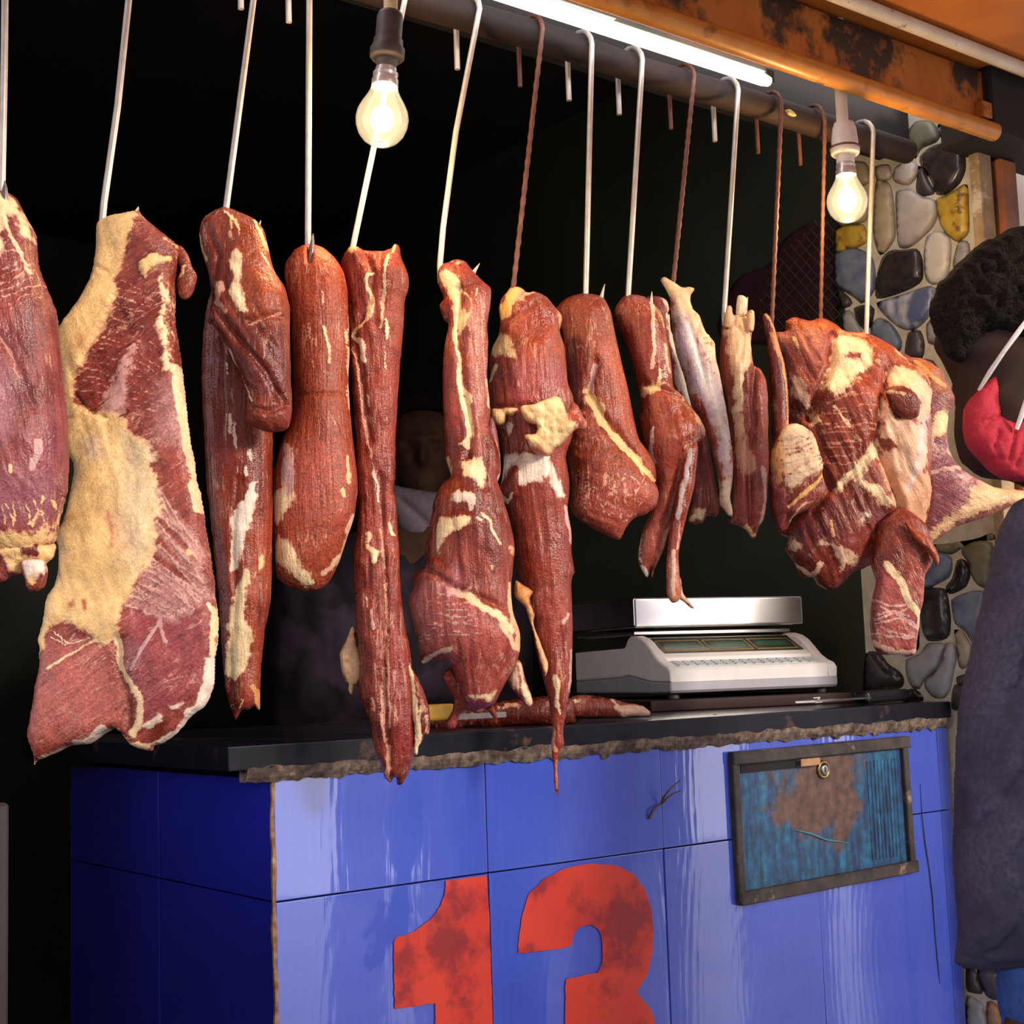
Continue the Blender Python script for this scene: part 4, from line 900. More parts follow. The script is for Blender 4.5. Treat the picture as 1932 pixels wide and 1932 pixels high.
inflate('shank', o6, f6, m6, s=3.8, T=.060, a=.85, parent=r6, rag=.8, lump=.005, lumpwl=60, fibre=(84, 8, 110, .0015),
        bumps=[(600 + 860 * K7, 900 + 830 * K7, 80, 70, 0, .012)],
        creases=[(Z3((740, 420), (740, 700), (750, 900), (800, 1150), (780, 1300)), 7, -.007), (Z4((560, 480), (720, 590), (850, 640), (960, 690)), 7, -.006), (Z4((545, 965), (640, 930), (690, 955)), 5, -.006), (Z3((860, 1100), (880, 1300), (870, 1450)), 6, -.004)],
        tint=[P(Z3((780, 500), (890, 450), (885, 1000), (850, 1300), (790, 1200), (800, 900)), (.52, .21, .18), 18, .75), P(Z3((655, 700), (720, 700), (740, 1000), (680, 1100), (655, 1000)), (.30, .10, .10), 14, .5), P(Z4((500, 560), (700, 560), (850, 660), (870, 900), (700, 950), (540, 900), (480, 700)), (.45, .15, .155), 20, .75), P(Z4((560, 460), (700, 420), (760, 560), (700, 620), (540, 560)), (.46, .20, .28), 14, .75), P(Z4((850, 800), (1000, 800), (930, 1130), (780, 1150), (740, 1000)), (.42, .12, .11), 22, .6), P(Z3((660, 1400), (700, 1400), (700, 1932), (560, 1932)), (.30, .07, .02), 16, .6)],
        paint=[P(Z3((640, 330), (680, 310), (720, 340), (740, 420), (750, 520), (790, 560), (790, 620), (740, 650), (715, 560), (700, 450), (650, 400)), (.72, .55, .32), 5), S(Z3((720, 560), (715, 680), (735, 780), (740, 880), (745, 980), (770, 1060), (790, 1160), (780, 1240)), CREAM, 5, .95), P(Z3((750, 940), (800, 980), (810, 1120), (790, 1250), (730, 1230), (790, 1180), (770, 1050)), CREAM, 5), P(Z3((740, 1320), (860, 1290), (880, 1400), (850, 1460), (810, 1400), (760, 1380)), CREAM, 6), P(Z3((700, 1490), (750, 1475), (830, 1490), (830, 1530), (800, 1570), (770, 1520), (700, 1510)), WHITE, 4),
               P(Z3((630, 1610), (720, 1610), (800, 1605), (790, 1640), (700, 1680), (660, 1720), (630, 1780), (625, 1700)), CREAM, 5), S(Z3((860, 1585), (900, 1630), (930, 1700), (950, 1740)), CREAM, 3.5, .9), S(Z3((830, 1610), (860, 1620)), WHITE, 4, .8), P(Z3((700, 260), (760, 250), (740, 280)), (.6, .36, .25), 4, .8), S(Z3((745, 430), (800, 480), (790, 560)), (.66, .40, .28), 3, .6), S(Z3((860, 480), (865, 700), (870, 900)), (.62, .33, .25), 2, .7), S(Z3((830, 420), (825, 700), (840, 1000)), (.62, .33, .25), 2, .7), S(Z3((880, 880), (893, 1020)), CREAM, 4, .8),
               S(Z4((700, 600), (800, 640), (870, 690), (960, 740), (1010, 800)), CREAM, 8, .85), S(Z4((1005, 560), (1005, 700), (1045, 800), (1040, 900), (1010, 860), (960, 770)), (.78, .52, .28), 6, .9), S(Z4((545, 965), (600, 930), (690, 900)), CREAM, 4.5, .9), P(Z4((770, 1140), (870, 1130), (925, 1120), (900, 1170), (820, 1165)), CREAM, 5, .9), P(Z4((640, 540), (660, 570), (720, 590), (780, 600), (730, 630), (680, 610)), LILA, 5, .8), P(Z4((900, 470), (920, 465), (915, 500), (895, 500)), (.65, .33, .18), 3), P(Z4((1000, 370), (1022, 360), (1020, 410), (1000, 410)), (.60, .30, .18), 4, .8), P(Z3((635, 1230), (690, 1300), (690, 1370), (640, 1350)), FAT, 5, .8)]
        + SS(fan(Z4((520, 860), (540, 800), (560, 700), (620, 600)), Z4((830, 850), (840, 760), (800, 680), (740, 610)), 11, 5), (.62, .36, .33), 1.6, .62))
inflate('gristle', Z3((885, 1090), (905, 1060), (930, 1130), (945, 1230), (952, 1340), (935, 1400), (905, 1440), (880, 1380), (870, 1250)), f6, m6, T=.016, parent=r6, dz=-.006, lump=.003, lumpwl=20, paint=[P(Z3((880, 1240), (930, 1200), (955, 1340), (900, 1430), (870, 1350)), (.62, .36, .16), 7, .9)], tint=[P(Z3((880, 1060), (930, 1100), (940, 1250), (880, 1280)), (.34, .18, .22), 8, .8)])
inflate('hanging_scrap', Z4((640, 1040), (690, 990), (770, 1060), (800, 1150), (810, 1180), (830, 1210), (880, 1200), (915, 1185), (935, 1270), (928, 1292), (905, 1250), (870, 1212), (830, 1232), (795, 1222), (760, 1215), (735, 1240), (710, 1310), (672, 1312), (660, 1285), (695, 1220), (705, 1150), (680, 1120)), f6, m6, T=.018, parent=r6, dz=-.02, lump=.004, lumpwl=22, rag=1.2,
        tint=[P(Z4((640, 1040), (940, 1180), (930, 1300), (650, 1310)), (.20, .03, .015), 20, .7)], paint=[P(Z4((655, 1100), (690, 1130), (680, 1200), (655, 1190)), (.6, .35, .2), 5, .6)])
inflate('hanging_fat', Z4((985, 1040), (1030, 960), (1055, 960), (1080, 1050), (1112, 1140), (1120, 1180), (1092, 1200), (1050, 1150), (1005, 1100)), f6, m6, T=.014, parent=r6, dz=-.012, rag=1.0, lump=.003, lumpwl=20, paint=[P(Z4((1030, 950), (1060, 960), (1125, 1190), (1090, 1210), (1050, 1100), (1060, 1060)), CREAM, 6), P(Z4((985, 1040), (1040, 960), (1060, 1080), (1040, 1130)), (.55, .36, .24), 8, .8)])

# --- chunk with lumpy fat and a long tail
f7 = hang(968, 545, 0, -.005)
m7 = meat_mat('tail_meat', (.150, .019, .009), (.34, .062, .036), seed=7, marb=.16, rough=.36)
r7 = empty('tapered_meat_chunk', f7.mat())
tag(r7, 'red chunk with lumpy yellow fat at its middle, tapering to a thin tail', 'meat', 'hanging meat')
o7 = Z3((1010, 387), (1050, 390), (1090, 420), (1130, 415), (1190, 440), (1230, 490), (1265, 530), (1270, 560), (1260, 620), (1285, 700), (1295, 800), (1300, 880), (1330, 980), (1340, 1080), (1320, 1180), (1300, 1230), (1290, 1280), (1305, 1370), (1310, 1450), (1300, 1550), (1318, 1650), (1320, 1750), (1337, 1880)) + Z4((1330, 500), (1320, 560), (1325, 800), (1320, 1050), (1310, 1120), (1297, 1200), (1275, 1330), (1280, 1390), (1258, 1420), (1247, 1480), (1250, 1560), (1250, 1610), (1255, 1668), (1235, 1630), (1228, 1560), (1222, 1470), (1215, 1390), (1225, 1320), (1210, 1240), (1195, 1130), (1170, 1040), (1140, 920), (1110, 780), (1080, 690), (1050, 560), (1020, 400), (1015, 300), (980, 150), (935, 95)) + Z3((932, 1470), (958, 1400), (968, 1300), (955, 1200), (930, 1120), (902, 1090), (890, 1040), (895, 960), (887, 900), (900, 850), (892, 780), (912, 700), (940, 640), (950, 580), (942, 500), (955, 450), (995, 400))
inflate('chunk', o7, f7, m7, s=3.8, T=.050, a=.9, parent=r7, rag=.7, lump=.004, lumpwl=60, fibre=(84, 7, 120, .0014),
        creases=[(Z3((895, 1040), (1050, 1040), (1200, 1050)), 8, -.006), (Z3((930, 1450), (1000, 1330), (1050, 1280)), 8, -.006), (Z3((1030, 1500), (960, 1560)), 5, -.003), (Z3((1160, 450), (1100, 520), (960, 620)), 4, -.003)],
        tint=[P(Z3((1010, 780), (1300, 800), (1330, 980), (1200, 1040), (1000, 1040)), (.34, .075, .085), 24, .7), P(Z3((950, 560), (1230, 520), (1270, 750), (960, 780)), (.38, .09, .045), 26, .5), P(Z3((1040, 1550), (1310, 1550), (1320, 1932), (1040, 1932)), (.33, .055, .03), 30, .5), P(Z4((1080, 600), (1325, 560), (1320, 900), (1150, 900)), (.38, .085, .065), 26, .55)],
        paint=[P(Z3((945, 500), (1000, 400), (1080, 400), (1060, 470), (1020, 500), (1000, 560), (955, 590)), (.80, .45, .13), 6), P(Z3((1085, 420), (1130, 415), (1120, 440), (1050, 490), (1030, 490)), (.66, .34, .2), 4, .9), P(Z3((910, 700), (950, 650), (990, 670), (1020, 730), (1010, 775), (960, 760), (915, 770)), FAT, 7), S(Z3((930, 820), (900, 880)), FAT, 5, .85), S(Z3((1160, 440), (1150, 480)), (.12, .02, .01), 4, .9), S(Z3((1240, 480), (1265, 540), (1260, 600)), (.66, .34, .16), 4, .8),
               P(Z3((960, 1290), (1000, 1270), (1060, 1270), (1200, 1290), (1240, 1380), (1280, 1480), (1240, 1500), (1210, 1380), (1160, 1410), (1120, 1420), (1080, 1410), (1050, 1440), (1050, 1360), (1010, 1330), (960, 1390), (930, 1480), (940, 1400)), WHITE, 6), P(Z3((985, 1110), (1020, 1130), (1000, 1170), (975, 1190)), CREAM, 5, .9), S(Z3((930, 1460), (990, 1520), (1010, 1480)), CREAM, 3.5, .9), S(Z3((1290, 1540), (1305, 1640), (1315, 1730)), (.62, .38, .38), 5, .8), S(Z4((1230, 1040), (1245, 1100), (1240, 1190)), CREAM, 5, .95), S(Z4((1325, 900), (1308, 1110)), (.62, .38, .3), 4, .9), S(Z4((1300, 720), (1280, 760)), (.62, .36, .3), 4, .7), S(Z4((1225, 1320), (1215, 1390), (1235, 1420)), (.66, .32, .15), 6, .8), S(Z4((1240, 1190), (1255, 1230)), CREAM, 2.5, .8), S(Z4((1245, 1480), (1240, 1620)), (.36, .03, .02), 5, .6)])
inflate('fat_lump', Z3((1055, 1050), (1120, 1040), (1180, 1010), (1240, 995), (1285, 1030), (1290, 1080), (1310, 1020), (1345, 1040), (1370, 1100), (1395, 1130), (1385, 1165), (1330, 1170), (1290, 1210), (1250, 1250), (1200, 1300), (1150, 1300), (1110, 1270), (1085, 1240), (1075, 1190), (1130, 1190), (1140, 1150), (1075, 1120)), f7, m7, s=3.2, T=.016, a=1.0, parent=r7, dz=.045, lump=.010, lumpwl=22, rag=1.5,
        paint=[P(Z3((1040, 1030), (1240, 990), (1290, 1060), (1290, 1130), (1350, 1130), (1290, 1220), (1200, 1300), (1140, 1300), (1070, 1200), (1130, 1190), (1130, 1150), (1060, 1120)), (.82, .56, .28), 5), P(Z3((1120, 1240), (1200, 1290), (1160, 1310), (1100, 1270)), (.6, .16, .08), 6, .9)], tint=[P(Z3((1300, 1010), (1400, 1110), (1390, 1180), (1300, 1180)), (.45, .12, .09), 8, .8)])
inflate('fat_nodule', Z3((905, 1050), (950, 1045), (1000, 1040), (1045, 1050), (1020, 1090), (980, 1080), (975, 1120), (940, 1135), (910, 1100)), f7, m7, s=3.2, T=.012, parent=r7, dz=.030, lump=.006, lumpwl=14, paint=[P(Z3((900, 1040), (1050, 1040), (1010, 1100), (940, 1140), (900, 1100)), (.72, .42, .18), 5)])
inflate('side_flap', Z4((1030, 545), (1070, 570), (1120, 605), (1100, 640), (1130, 720), (1120, 760), (1160, 880), (1195, 960), (1195, 1000), (1180, 1040), (1160, 1000), (1130, 880), (1105, 770), (1080, 690), (1025, 630), (1018, 590)), f7, m7, s=3.2, T=.010, parent=r7, dz=.030, rag=.8, fibre=(70, 6, 60, .001), paint=[P(Z4((1015, 540), (1125, 600), (1100, 640), (1125, 720), (1030, 640)), (.66, .27, .08), 5), S(Z4((1030, 640), (1110, 740), (1160, 900), (1190, 1030)), (.72, .40, .20), 7, .95)])

# --- loin with folded brisket end
f8 = hang(1108, 560)
m8 = meat_mat('brisket_meat', (.19, .030, .015), (.36, .085, .048), seed=8, marb=.18, rough=.44, spots=.5)
r8 = empty('folded_brisket', f8.mat())
tag(r8, 'round loin folded at the bottom into a broad brown-red lobe along a fat seam', 'meat', 'hanging meat')
o8 = Z3((1238, 500), (1300, 445), (1370, 425), (1440, 428), (1490, 450), (1525, 520), (1545, 620), (1580, 780), (1610, 900), (1640, 1050), (1670, 1180), (1720, 1250), (1755, 1320), (1760, 1400), (1700, 1450), (1600, 1480), (1450, 1450), (1330, 1420), (1300, 1200), (1310, 1030), (1295, 880), (1280, 650), (1255, 560))
inflate('loin', o8, f8, m8, T=.055, a=.95, parent=r8, lump=.003, lumpwl=70, fibre=(78, 6, 90, .0008),
        creases=[(Z3((1440, 800), (1400, 960), (1480, 1100), (1620, 1260), (1740, 1420)), 8, -.006)],
        tint=[P(Z3((1260, 500), (1500, 470), (1500, 700), (1280, 800)), (.20, .04, .015), 40, .65), P(Z3((1300, 750), (1420, 740), (1400, 1000), (1320, 1000)), (.17, .03, .02), 24, .6), P(Z3((1460, 700), (1560, 720), (1680, 1200), (1560, 1150)), (.45, .12, .065), 24, .6)],  # tints paint light from the right: dark left-centre, brighter right side
        paint=[S(Z3((1440, 820), (1420, 900), (1410, 980)), (.55, .32, .36), 7, .85), P(Z3((1370, 990), (1400, 930), (1440, 980), (1500, 1060), (1480, 1080), (1400, 1030)), FAT, 6), S(Z3((1430, 1000), (1470, 1110), (1540, 1200), (1620, 1280), (1680, 1350), (1750, 1420)), FAT, 9, .95)])
o8b = Z3((1330, 1050), (1400, 1010), (1440, 1050), (1470, 1120), (1540, 1210), (1620, 1290), (1680, 1360), (1740, 1410), (1768, 1470), (1755, 1540), (1700, 1582), (1640, 1602), (1600, 1650), (1562, 1717), (1500, 1697), (1440, 1662), (1370, 1622), (1330, 1592), (1308, 1540), (1320, 1420), (1300, 1300), (1300, 1200))
inflate('brisket_lobe', o8b, f8, m8, T=.040, a=.9, parent=r8, dz=.022, rag=.8, lump=.004, lumpwl=50, fibre=(20, 8, 60, .0018),
        tint=[P(Z3((1330, 1400), (1760, 1450), (1560, 1710), (1320, 1590)), (.40, .10, .075), 30, .6), P(Z3((1300, 1200), (1350, 1250), (1340, 1420), (1300, 1420)), (.42, .12, .02), 8, .7)],
        paint=[S(Z3((1400, 1015), (1450, 1090), (1540, 1200), (1640, 1300), (1740, 1410)), FAT, 5, .85), S(Z3((1660, 1320), (1680, 1380)), CREAM, 5, .7)] + SS([[(600 + (1330 + i * 40 + RNG.normal(0, 15)) * K7, 400 + (1330 + RNG.random() * 300) * K7) for i in range(j, j + 4)] for j in (0, 1, 2, 3, 4, 5, 6, 7, 1, 3, 5)], (.60, .30, .20), 1.6, .60))

# --- small leg with shin bone
f9 = hang(1187, 556)
m9 = meat_mat('lamb_leg_meat', (.18, .029, .016), (.38, .092, .062), seed=9, marb=.12, rough=.33, bump=.3)
r9 = empty('small_leg', f9.mat())
tag(r9, 'small skinned leg with bare shin hanging just above the scale pan', 'meat', 'hanging meat')
o9 = Z3((1540, 530), (1552, 490), (1590, 440), (1640, 428), (1700, 440), (1750, 480), (1790, 530), (1810, 620), (1830, 720), (1845, 850), (1852, 915)) + Z5((150, 815), (200, 880), (240, 930), (275, 1000), (268, 1040), (235, 1065), (222, 1100), (212, 1200), (195, 1300), (150, 1400), (90, 1500), (55, 1620), (10, 1720), (-5, 1770)) + Z4((1735, 470), (1715, 525), (1690, 490), (1667, 440), (1667, 400), (1690, 280), (1725, 200)) + Z3((1745, 1500), (1750, 1400), (1720, 1300), (1690, 1200), (1668, 1100), (1680, 1000), (1668, 930), (1650, 850), (1622, 750), (1590, 660), (1550, 590))
inflate('muscle', o9, f9, m9, T=.045, a=.9, parent=r9, lump=.004, lumpwl=50, fibre=(80, 7, 90, .0010),
        bumps=[(1290, 835, 40, 40, 0, .008)],
        creases=[(Z5((-70, 760), (40, 800), (130, 830)), 7, -.008), (Z5((150, 1080), (190, 1060), (240, 1040)), 5, -.004), (Z5((130, 1100), (110, 1300), (50, 1500)), 6, -.005), (Z5((-50, 900), (-40, 1100), (-20, 1300)), 5, -.003)],
        tint=[P(Z3((1560, 480), (1700, 440), (1800, 560), (1840, 880), (1700, 880), (1600, 650)), (.28, .05, .025), 22, .5), P(Z5((-90, 1150), (60, 1150), (100, 1400), (0, 1600), (-70, 1600)), (.46, .14, .10), 24, .6), P(Z5((100, 850), (230, 930), (240, 1040), (150, 1040)), (.40, .10, .045), 18, .5)],
        paint=[S(Z3((1735, 480), (1738, 600), (1745, 720), (1735, 830)), (.76, .50, .36), 4, .9), S(Z3((1800, 700), (1825, 850)), (.70, .48, .25), 3, .8), P(Z3((1680, 920), (1740, 900), (1800, 910), (1760, 950), (1690, 960)), FAT, 7, .85), S(Z3((1770, 840), (1765, 920)), FAT, 4, .8), P(Z5((215, 890), (270, 990), (250, 1010), (215, 940)), FAT, 5, .8), S(Z3((1735, 1140), (1722, 1230), (1745, 1310)), (.66, .50, .48), 4, .9), S(Z3((1760, 460), (1790, 530), (1800, 600)), (.64, .36, .16), 4, .7), S(Z5((130, 860), (180, 900), (240, 960)), FAT, 2, .6), S(Z5((150, 1110), (170, 1090), (220, 1080)), (.62, .3, .2), 2, .7), S(Z4((1690, 480), (1710, 515)), WHITE, 6, .9), S(Z4((1682, 300), (1672, 400), (1690, 480)), CREAM, 2.5, .8)])
inflate('shin', Z5((215, 1075), (224, 1110), (216, 1200), (205, 1300), (180, 1400), (150, 1520), (125, 1640), (128, 1750), (138, 1830), (130, 1882), (112, 1898), (88, 1900), (62, 1855), (60, 1700), (72, 1580), (85, 1450), (110, 1330), (140, 1200), (165, 1100)), f9, m9, s=3.2, T=.015, parent=r9, dz=.022, lump=.002, lumpwl=24, fibre=(76, 5, 70, .0009),
        tint=[P(Z5((60, 1700), (135, 1680), (135, 1890), (60, 1890)), (.55, .24, .16), 6, .8)], paint=[S(Z5((185, 1120), (165, 1220), (140, 1330), (115, 1470)), BLUE, 5, .9), S(Z5((130, 1500), (115, 1630)), (.7, .5, .4), 3, .7), S(Z5((95, 1640), (90, 1750), (95, 1860)), (.70, .46, .32), 5, .8), S(Z5((85, 1885), (115, 1885)), (.40, .16, .08), 6, .8)])
inflate('tendon', Z5((125, 1760), (138, 1780), (148, 1850), (175, 1885), (206, 1928), (190, 1928), (150, 1895), (122, 1870)), f9, m9, s=3.0, T=.005, parent=r9, dz=.018, paint=[P(Z5((110, 1750), (210, 1930), (120, 1890)), (.68, .40, .22), 4)])

# --- piece hanging behind
f9b = hang(1250, 560, 0, .05)
m9b = meat_mat('back_piece_meat', (.12, .016, .012), (.28, .055, .050), seed=9.5, marb=.2)
o = inflate('narrow_meat_piece', Z5((-60, 320), (20, 300), (75, 330), (95, 480), (150, 640), (220, 880), (285, 1050), (320, 1250), (350, 1400), (330, 1450), (285, 1440), (262, 1480), (212, 1492), (180, 1470), (205, 1350), (190, 1100), (120, 860), (0, 700), (-60, 500)), f9b, m9b, T=.025, lump=.003, lumpwl=40, fibre=(72, 7, 80, .001), rag=1,
        paint=[P(Z5((60, 320), (85, 340), (95, 480), (160, 640), (200, 800), (240, 900), (180, 880), (120, 760), (100, 640), (70, 480)), (.72, .62, .50), 6), S(Z5((-30, 400), (-5, 600), (20, 850)), BLUE, 12, .9), P(Z5((220, 1400), (280, 1420), (262, 1480), (190, 1475)), CREAM, 5, .8)])
tag(o, 'narrow dark piece with pale membrane, mostly hidden behind the small leg and pale shank', 'meat', 'hanging meat')

# --- pale tendon-covered shank
f10 = hang(1272, 530)
m10 = meat_mat('tendon_meat', (.20, .034, .022), (.40, .10, .075), seed=10, marb=.1, rough=.34, bump=.35)
o10 = Z5((40, 217), (60, 200), (110, 230), (150, 255), (190, 250), (217, 262), (200, 290), (195, 320), (210, 370), (240, 400), (270, 480), (318, 540), (322, 570), (330, 640), (350, 720), (375, 860), (400, 1000), (415, 1130), (415, 1260), (402, 1350), (417, 1430), (408, 1450), (388, 1440), (345, 1380), (340, 1270), (290, 1050), (240, 930), (200, 870), (160, 720), (120, 600), (100, 480), (92, 330), (70, 270))
o = inflate('pale_shank', o10, f10, m10, s=3.5, T=.030, a=.9, lump=.003, lumpwl=40, fibre=(72, 6, 120, .0012), rag=.6,
        creases=[(Z5((260, 545), (300, 535), (322, 560)), 4, -.008), (Z5((140, 330), (190, 480), (250, 700), (330, 1000)), 5, -.003)],
        tint=[P(Z5((200, 800), (280, 980), (350, 1250), (345, 1390), (420, 1260), (400, 1100), (330, 980)), (.45, .16, .13), 10, .8)],
        paint=[P(Z5((30, 190), (220, 250), (200, 330), (330, 550), (350, 720), (330, 760), (260, 600), (190, 480), (90, 330)), (.78, .58, .32), 6), P(Z5((92, 340), (170, 420), (260, 620), (350, 740), (400, 1000), (415, 1240), (370, 1240), (310, 1000), (240, 840), (190, 800), (120, 600)), (.62, .50, .50), 10, .95), S(Z5((180, 520), (250, 700), (330, 900), (385, 1150)), (.78, .70, .64), 6, .95), S(Z5((120, 420), (160, 580), (220, 760), (290, 930)), (.46, .34, .40), 5, .9), P(Z5((340, 1260), (415, 1240), (405, 1350), (418, 1440), (380, 1440), (345, 1380)), (.80, .60, .40), 6), P(Z5((265, 550), (315, 545), (300, 575)), (.10, .03, .015), 3), P(Z5((140, 245), (190, 245), (190, 265), (150, 265)), (.62, .34, .16), 4, .9)])
tag(o, 'pale bluish-white tendon-covered shank hanging at a slant above the scale', 'meat', 'hanging meat')

# --- bony piece with two red lobes
f11 = hang(1366, 590)
m11 = meat_mat('bony_meat', (.19, .030, .020), (.40, .10, .075), seed=11, marb=.14, rough=.36)
r11 = empty('bony_shank', f11.mat())
tag(r11, 'pair of red shanks with pale bone ends on top, right of the pale slanted shank', 'meat', 'hanging meat')
o11 = Z5((358, 480), (365, 410), (390, 380), (430, 400), (500, 390), (517, 450), (510, 560), (525, 660), (560, 680), (590, 740), (600, 850), (600, 1000), (605, 1130), (598, 1300), (580, 1450), (555, 1500), (527, 1570), (500, 1540), (480, 1512), (430, 1490), (390, 1480), (410, 1440), (420, 1200), (410, 1050), (393, 880), (360, 720), (345, 620))
inflate('shanks', o11, f11, m11, s=3.5, T=.032, a=.9, parent=r11, rag=.6, lump=.004, lumpwl=36, fibre=(88, 6, 90, .0012),
        creases=[(Z5((525, 680), (510, 850), (520, 960), (490, 1150), (500, 1480)), 7, -.010), (Z5((440, 480), (470, 540), (440, 640)), 4, -.005), (Z5((400, 640), (390, 850)), 4, -.003)],
        tint=[P(Z5((520, 700), (595, 760), (600, 1200), (520, 1100)), (.44, .12, .10), 14, .6), P(Z5((500, 700), (530, 720), (530, 980), (495, 960)), (.14, .02, .02), 8, .8), P(Z5((420, 1200), (490, 1200), (500, 1500), (420, 1480)), (.30, .06, .08), 14, .6), P(Z5((345, 600), (390, 620), (400, 880), (365, 740)), (.26, .05, .02), 8, .7)],
        paint=[P(Z5((365, 430), (420, 390), (500, 400), (510, 560), (500, 700), (450, 720), (440, 900), (470, 1000), (440, 1080), (415, 980), (410, 760), (390, 620), (370, 560)), (.74, .45, .25), 7), S(Z5((460, 680), (440, 800), (435, 900)), CREAM, 7, .9), S(Z5((520, 480), (530, 640)), FAT, 4, .7), P(Z5((420, 1000), (480, 1050), (520, 1200), (480, 1250), (425, 1200)), (.60, .30, .18), 10, .8), S(Z5((560, 1200), (580, 1350), (560, 1480)), LILA, 6, .7), P(Z5((480, 1490), (530, 1540), (520, 1570), (470, 1510)), FAT, 4, .9), S(Z5((545, 760), (560, 1000)), (.6, .3, .2), 1.8, .6)])
inflate('bone_end', Z5((440, 302), (465, 300), (488, 316), (490, 345), (480, 400), (470, 420), (430, 410), (432, 350)), f11, m11, s=3.2, T=.016, parent=r11, dz=.004, paint=[P(Z5((420, 290), (500, 300), (480, 430), (420, 420)), (.86, .68, .45), 5)])
inflate('bone_end', Z5((362, 480), (368, 410), (380, 362), (404, 364), (408, 400), (425, 430), (410, 480)), f11, m11, s=3.2, T=.014, parent=r11, dz=.012, paint=[P(Z5((355, 480), (370, 350), (410, 360), (430, 440), (400, 490)), (.78, .50, .26), 5)])
inflate('bone_end', Z5((480, 400), (500, 385), (517, 395), (520, 450), (512, 500), (490, 500), (480, 450)), f11, m11, s=3.2, T=.014, parent=r11, dz=.016, paint=[P(Z5((470, 400), (520, 380), (520, 500), (480, 500)), (.82, .56, .32), 5)])

# --- thin dark strip
f12 = hang(1457, 606)
m12 = meat_mat('thin_strip_meat', (.12, .018, .008), (.32, .075, .025), seed=12, rough=.35)
o = inflate('thin_meat_strip', Z5((558, 432), (574, 405), (600, 430), (620, 480), (640, 560), (670, 660), (688, 780), (693, 920), (690, 1040), (660, 1080), (612, 1090), (600, 900), (592, 700), (577, 540)), f12, m12, s=3.5, T=.020, fibre=(82, 6, 90, .001), dz=.02,
        tint=[P(Z5((580, 560), (640, 700), (655, 1000), (600, 1060), (595, 760)), (.10, .015, .012), 8, .8)], paint=[S(Z5((575, 420), (620, 500), (660, 680), (685, 850), (690, 1000)), (.60, .24, .05), 4, .85), S(Z5((600, 520), (640, 640)), (.55, .17, .05), 5, .6)])
tag(o, 'thin dark strip of meat with orange edge beside the big shoulder', 'meat', 'hanging meat')

# --- crinkled fatty piece
f12b = hang(1500, 800, 0, -.045)
m12b = meat_mat('crinkled_meat', (.17, .028, .02), (.36, .09, .07), seed=12.5, marb=.3, rough=.4)
o = inflate('crinkled_fat_piece', Z5((604, 1120), (640, 1040), (690, 975), (750, 962), (830, 1010), (857, 1080), (885, 1180), (880, 1230), (898, 1300), (850, 1382), (780, 1422), (730, 1452), (700, 1512), (662, 1522), (620, 1440), (606, 1300), (598, 1200)), f12b, m12b, s=3.5, T=.020, rag=1.2, lump=.007, lumpwl=26, fibre=(-20, 9, 60, .003),
        creases=[(Z5((640, 1300), (690, 1320), (700, 1400), (690, 1500)), 5, -.006), (Z5((690, 1380), (780, 1280), (880, 1220)), 5, -.006)],
        tint=[P(Z5((600, 1280), (690, 1340), (690, 1520), (620, 1450)), (.22, .04, .05), 8, .8), P(Z5((700, 1400), (880, 1300), (740, 1440)), (.40, .10, .08), 10, .6)],
        paint=[P(Z5((650, 1060), (690, 975), (750, 960), (830, 1010), (860, 1080), (885, 1190), (800, 1250), (710, 1320), (660, 1230)), (.84, .62, .40), 7), P(Z5((605, 1120), (650, 1060), (660, 1230), (640, 1300), (604, 1250)), (.60, .30, .08), 8, .9), S(Z5((700, 1400), (780, 1330), (890, 1230)), (.80, .50, .14), 4, .9), S(Z5((710, 1480), (760, 1400), (830, 1370)), (.7, .42, .24), 3, .7)] + SS(fan(Z5((660, 1060), (670, 1150), (690, 1260)), Z5((800, 1030), (860, 1120), (880, 1180)), 8, 5), (.50, .22, .10), 2.0, -.5))
tag(o, 'crinkled cream fat over red meat, in front of the shoulder of beef', 'meat', 'hanging meat')

# --- big shoulder
f13 = hang(1600, 610, .05, .0)
m13 = meat_mat('shoulder_meat', (.13, .018, .010), (.32, .062, .035), seed=13, marb=.2, rough=.4, fib=(200, 200, 24), ang=.4)
r13 = empty('beef_shoulder', f13.mat())
tag(r13, 'large spread shoulder of beef with patches of fat, in front of the stone pillar', 'meat', 'hanging meat')
o13 = Z5((622, 490), (690, 482), (690, 432), (740, 410), (820, 427), (880, 410), (960, 450), (1000, 482), (1100, 490), (1180, 520), (1250, 560), (1310, 620), (1350, 660), (1420, 690), (1452, 790), (1442, 900), (1452, 1000), (1445, 1200), (1440, 1400), (1412, 1500), (1385, 1580), (1330, 1560), (1260, 1500), (1230, 1560), (1190, 1640), (1130, 1700), (1040, 1740), (980, 1810), (930, 1832), (860, 1810), (830, 1762), (770, 1762), (740, 1700), (690, 1620), (705, 1560), (640, 1530), (700, 1500), (760, 1420), (720, 1200), (705, 1000), (690, 900), (690, 800), (675, 650), (620, 560))
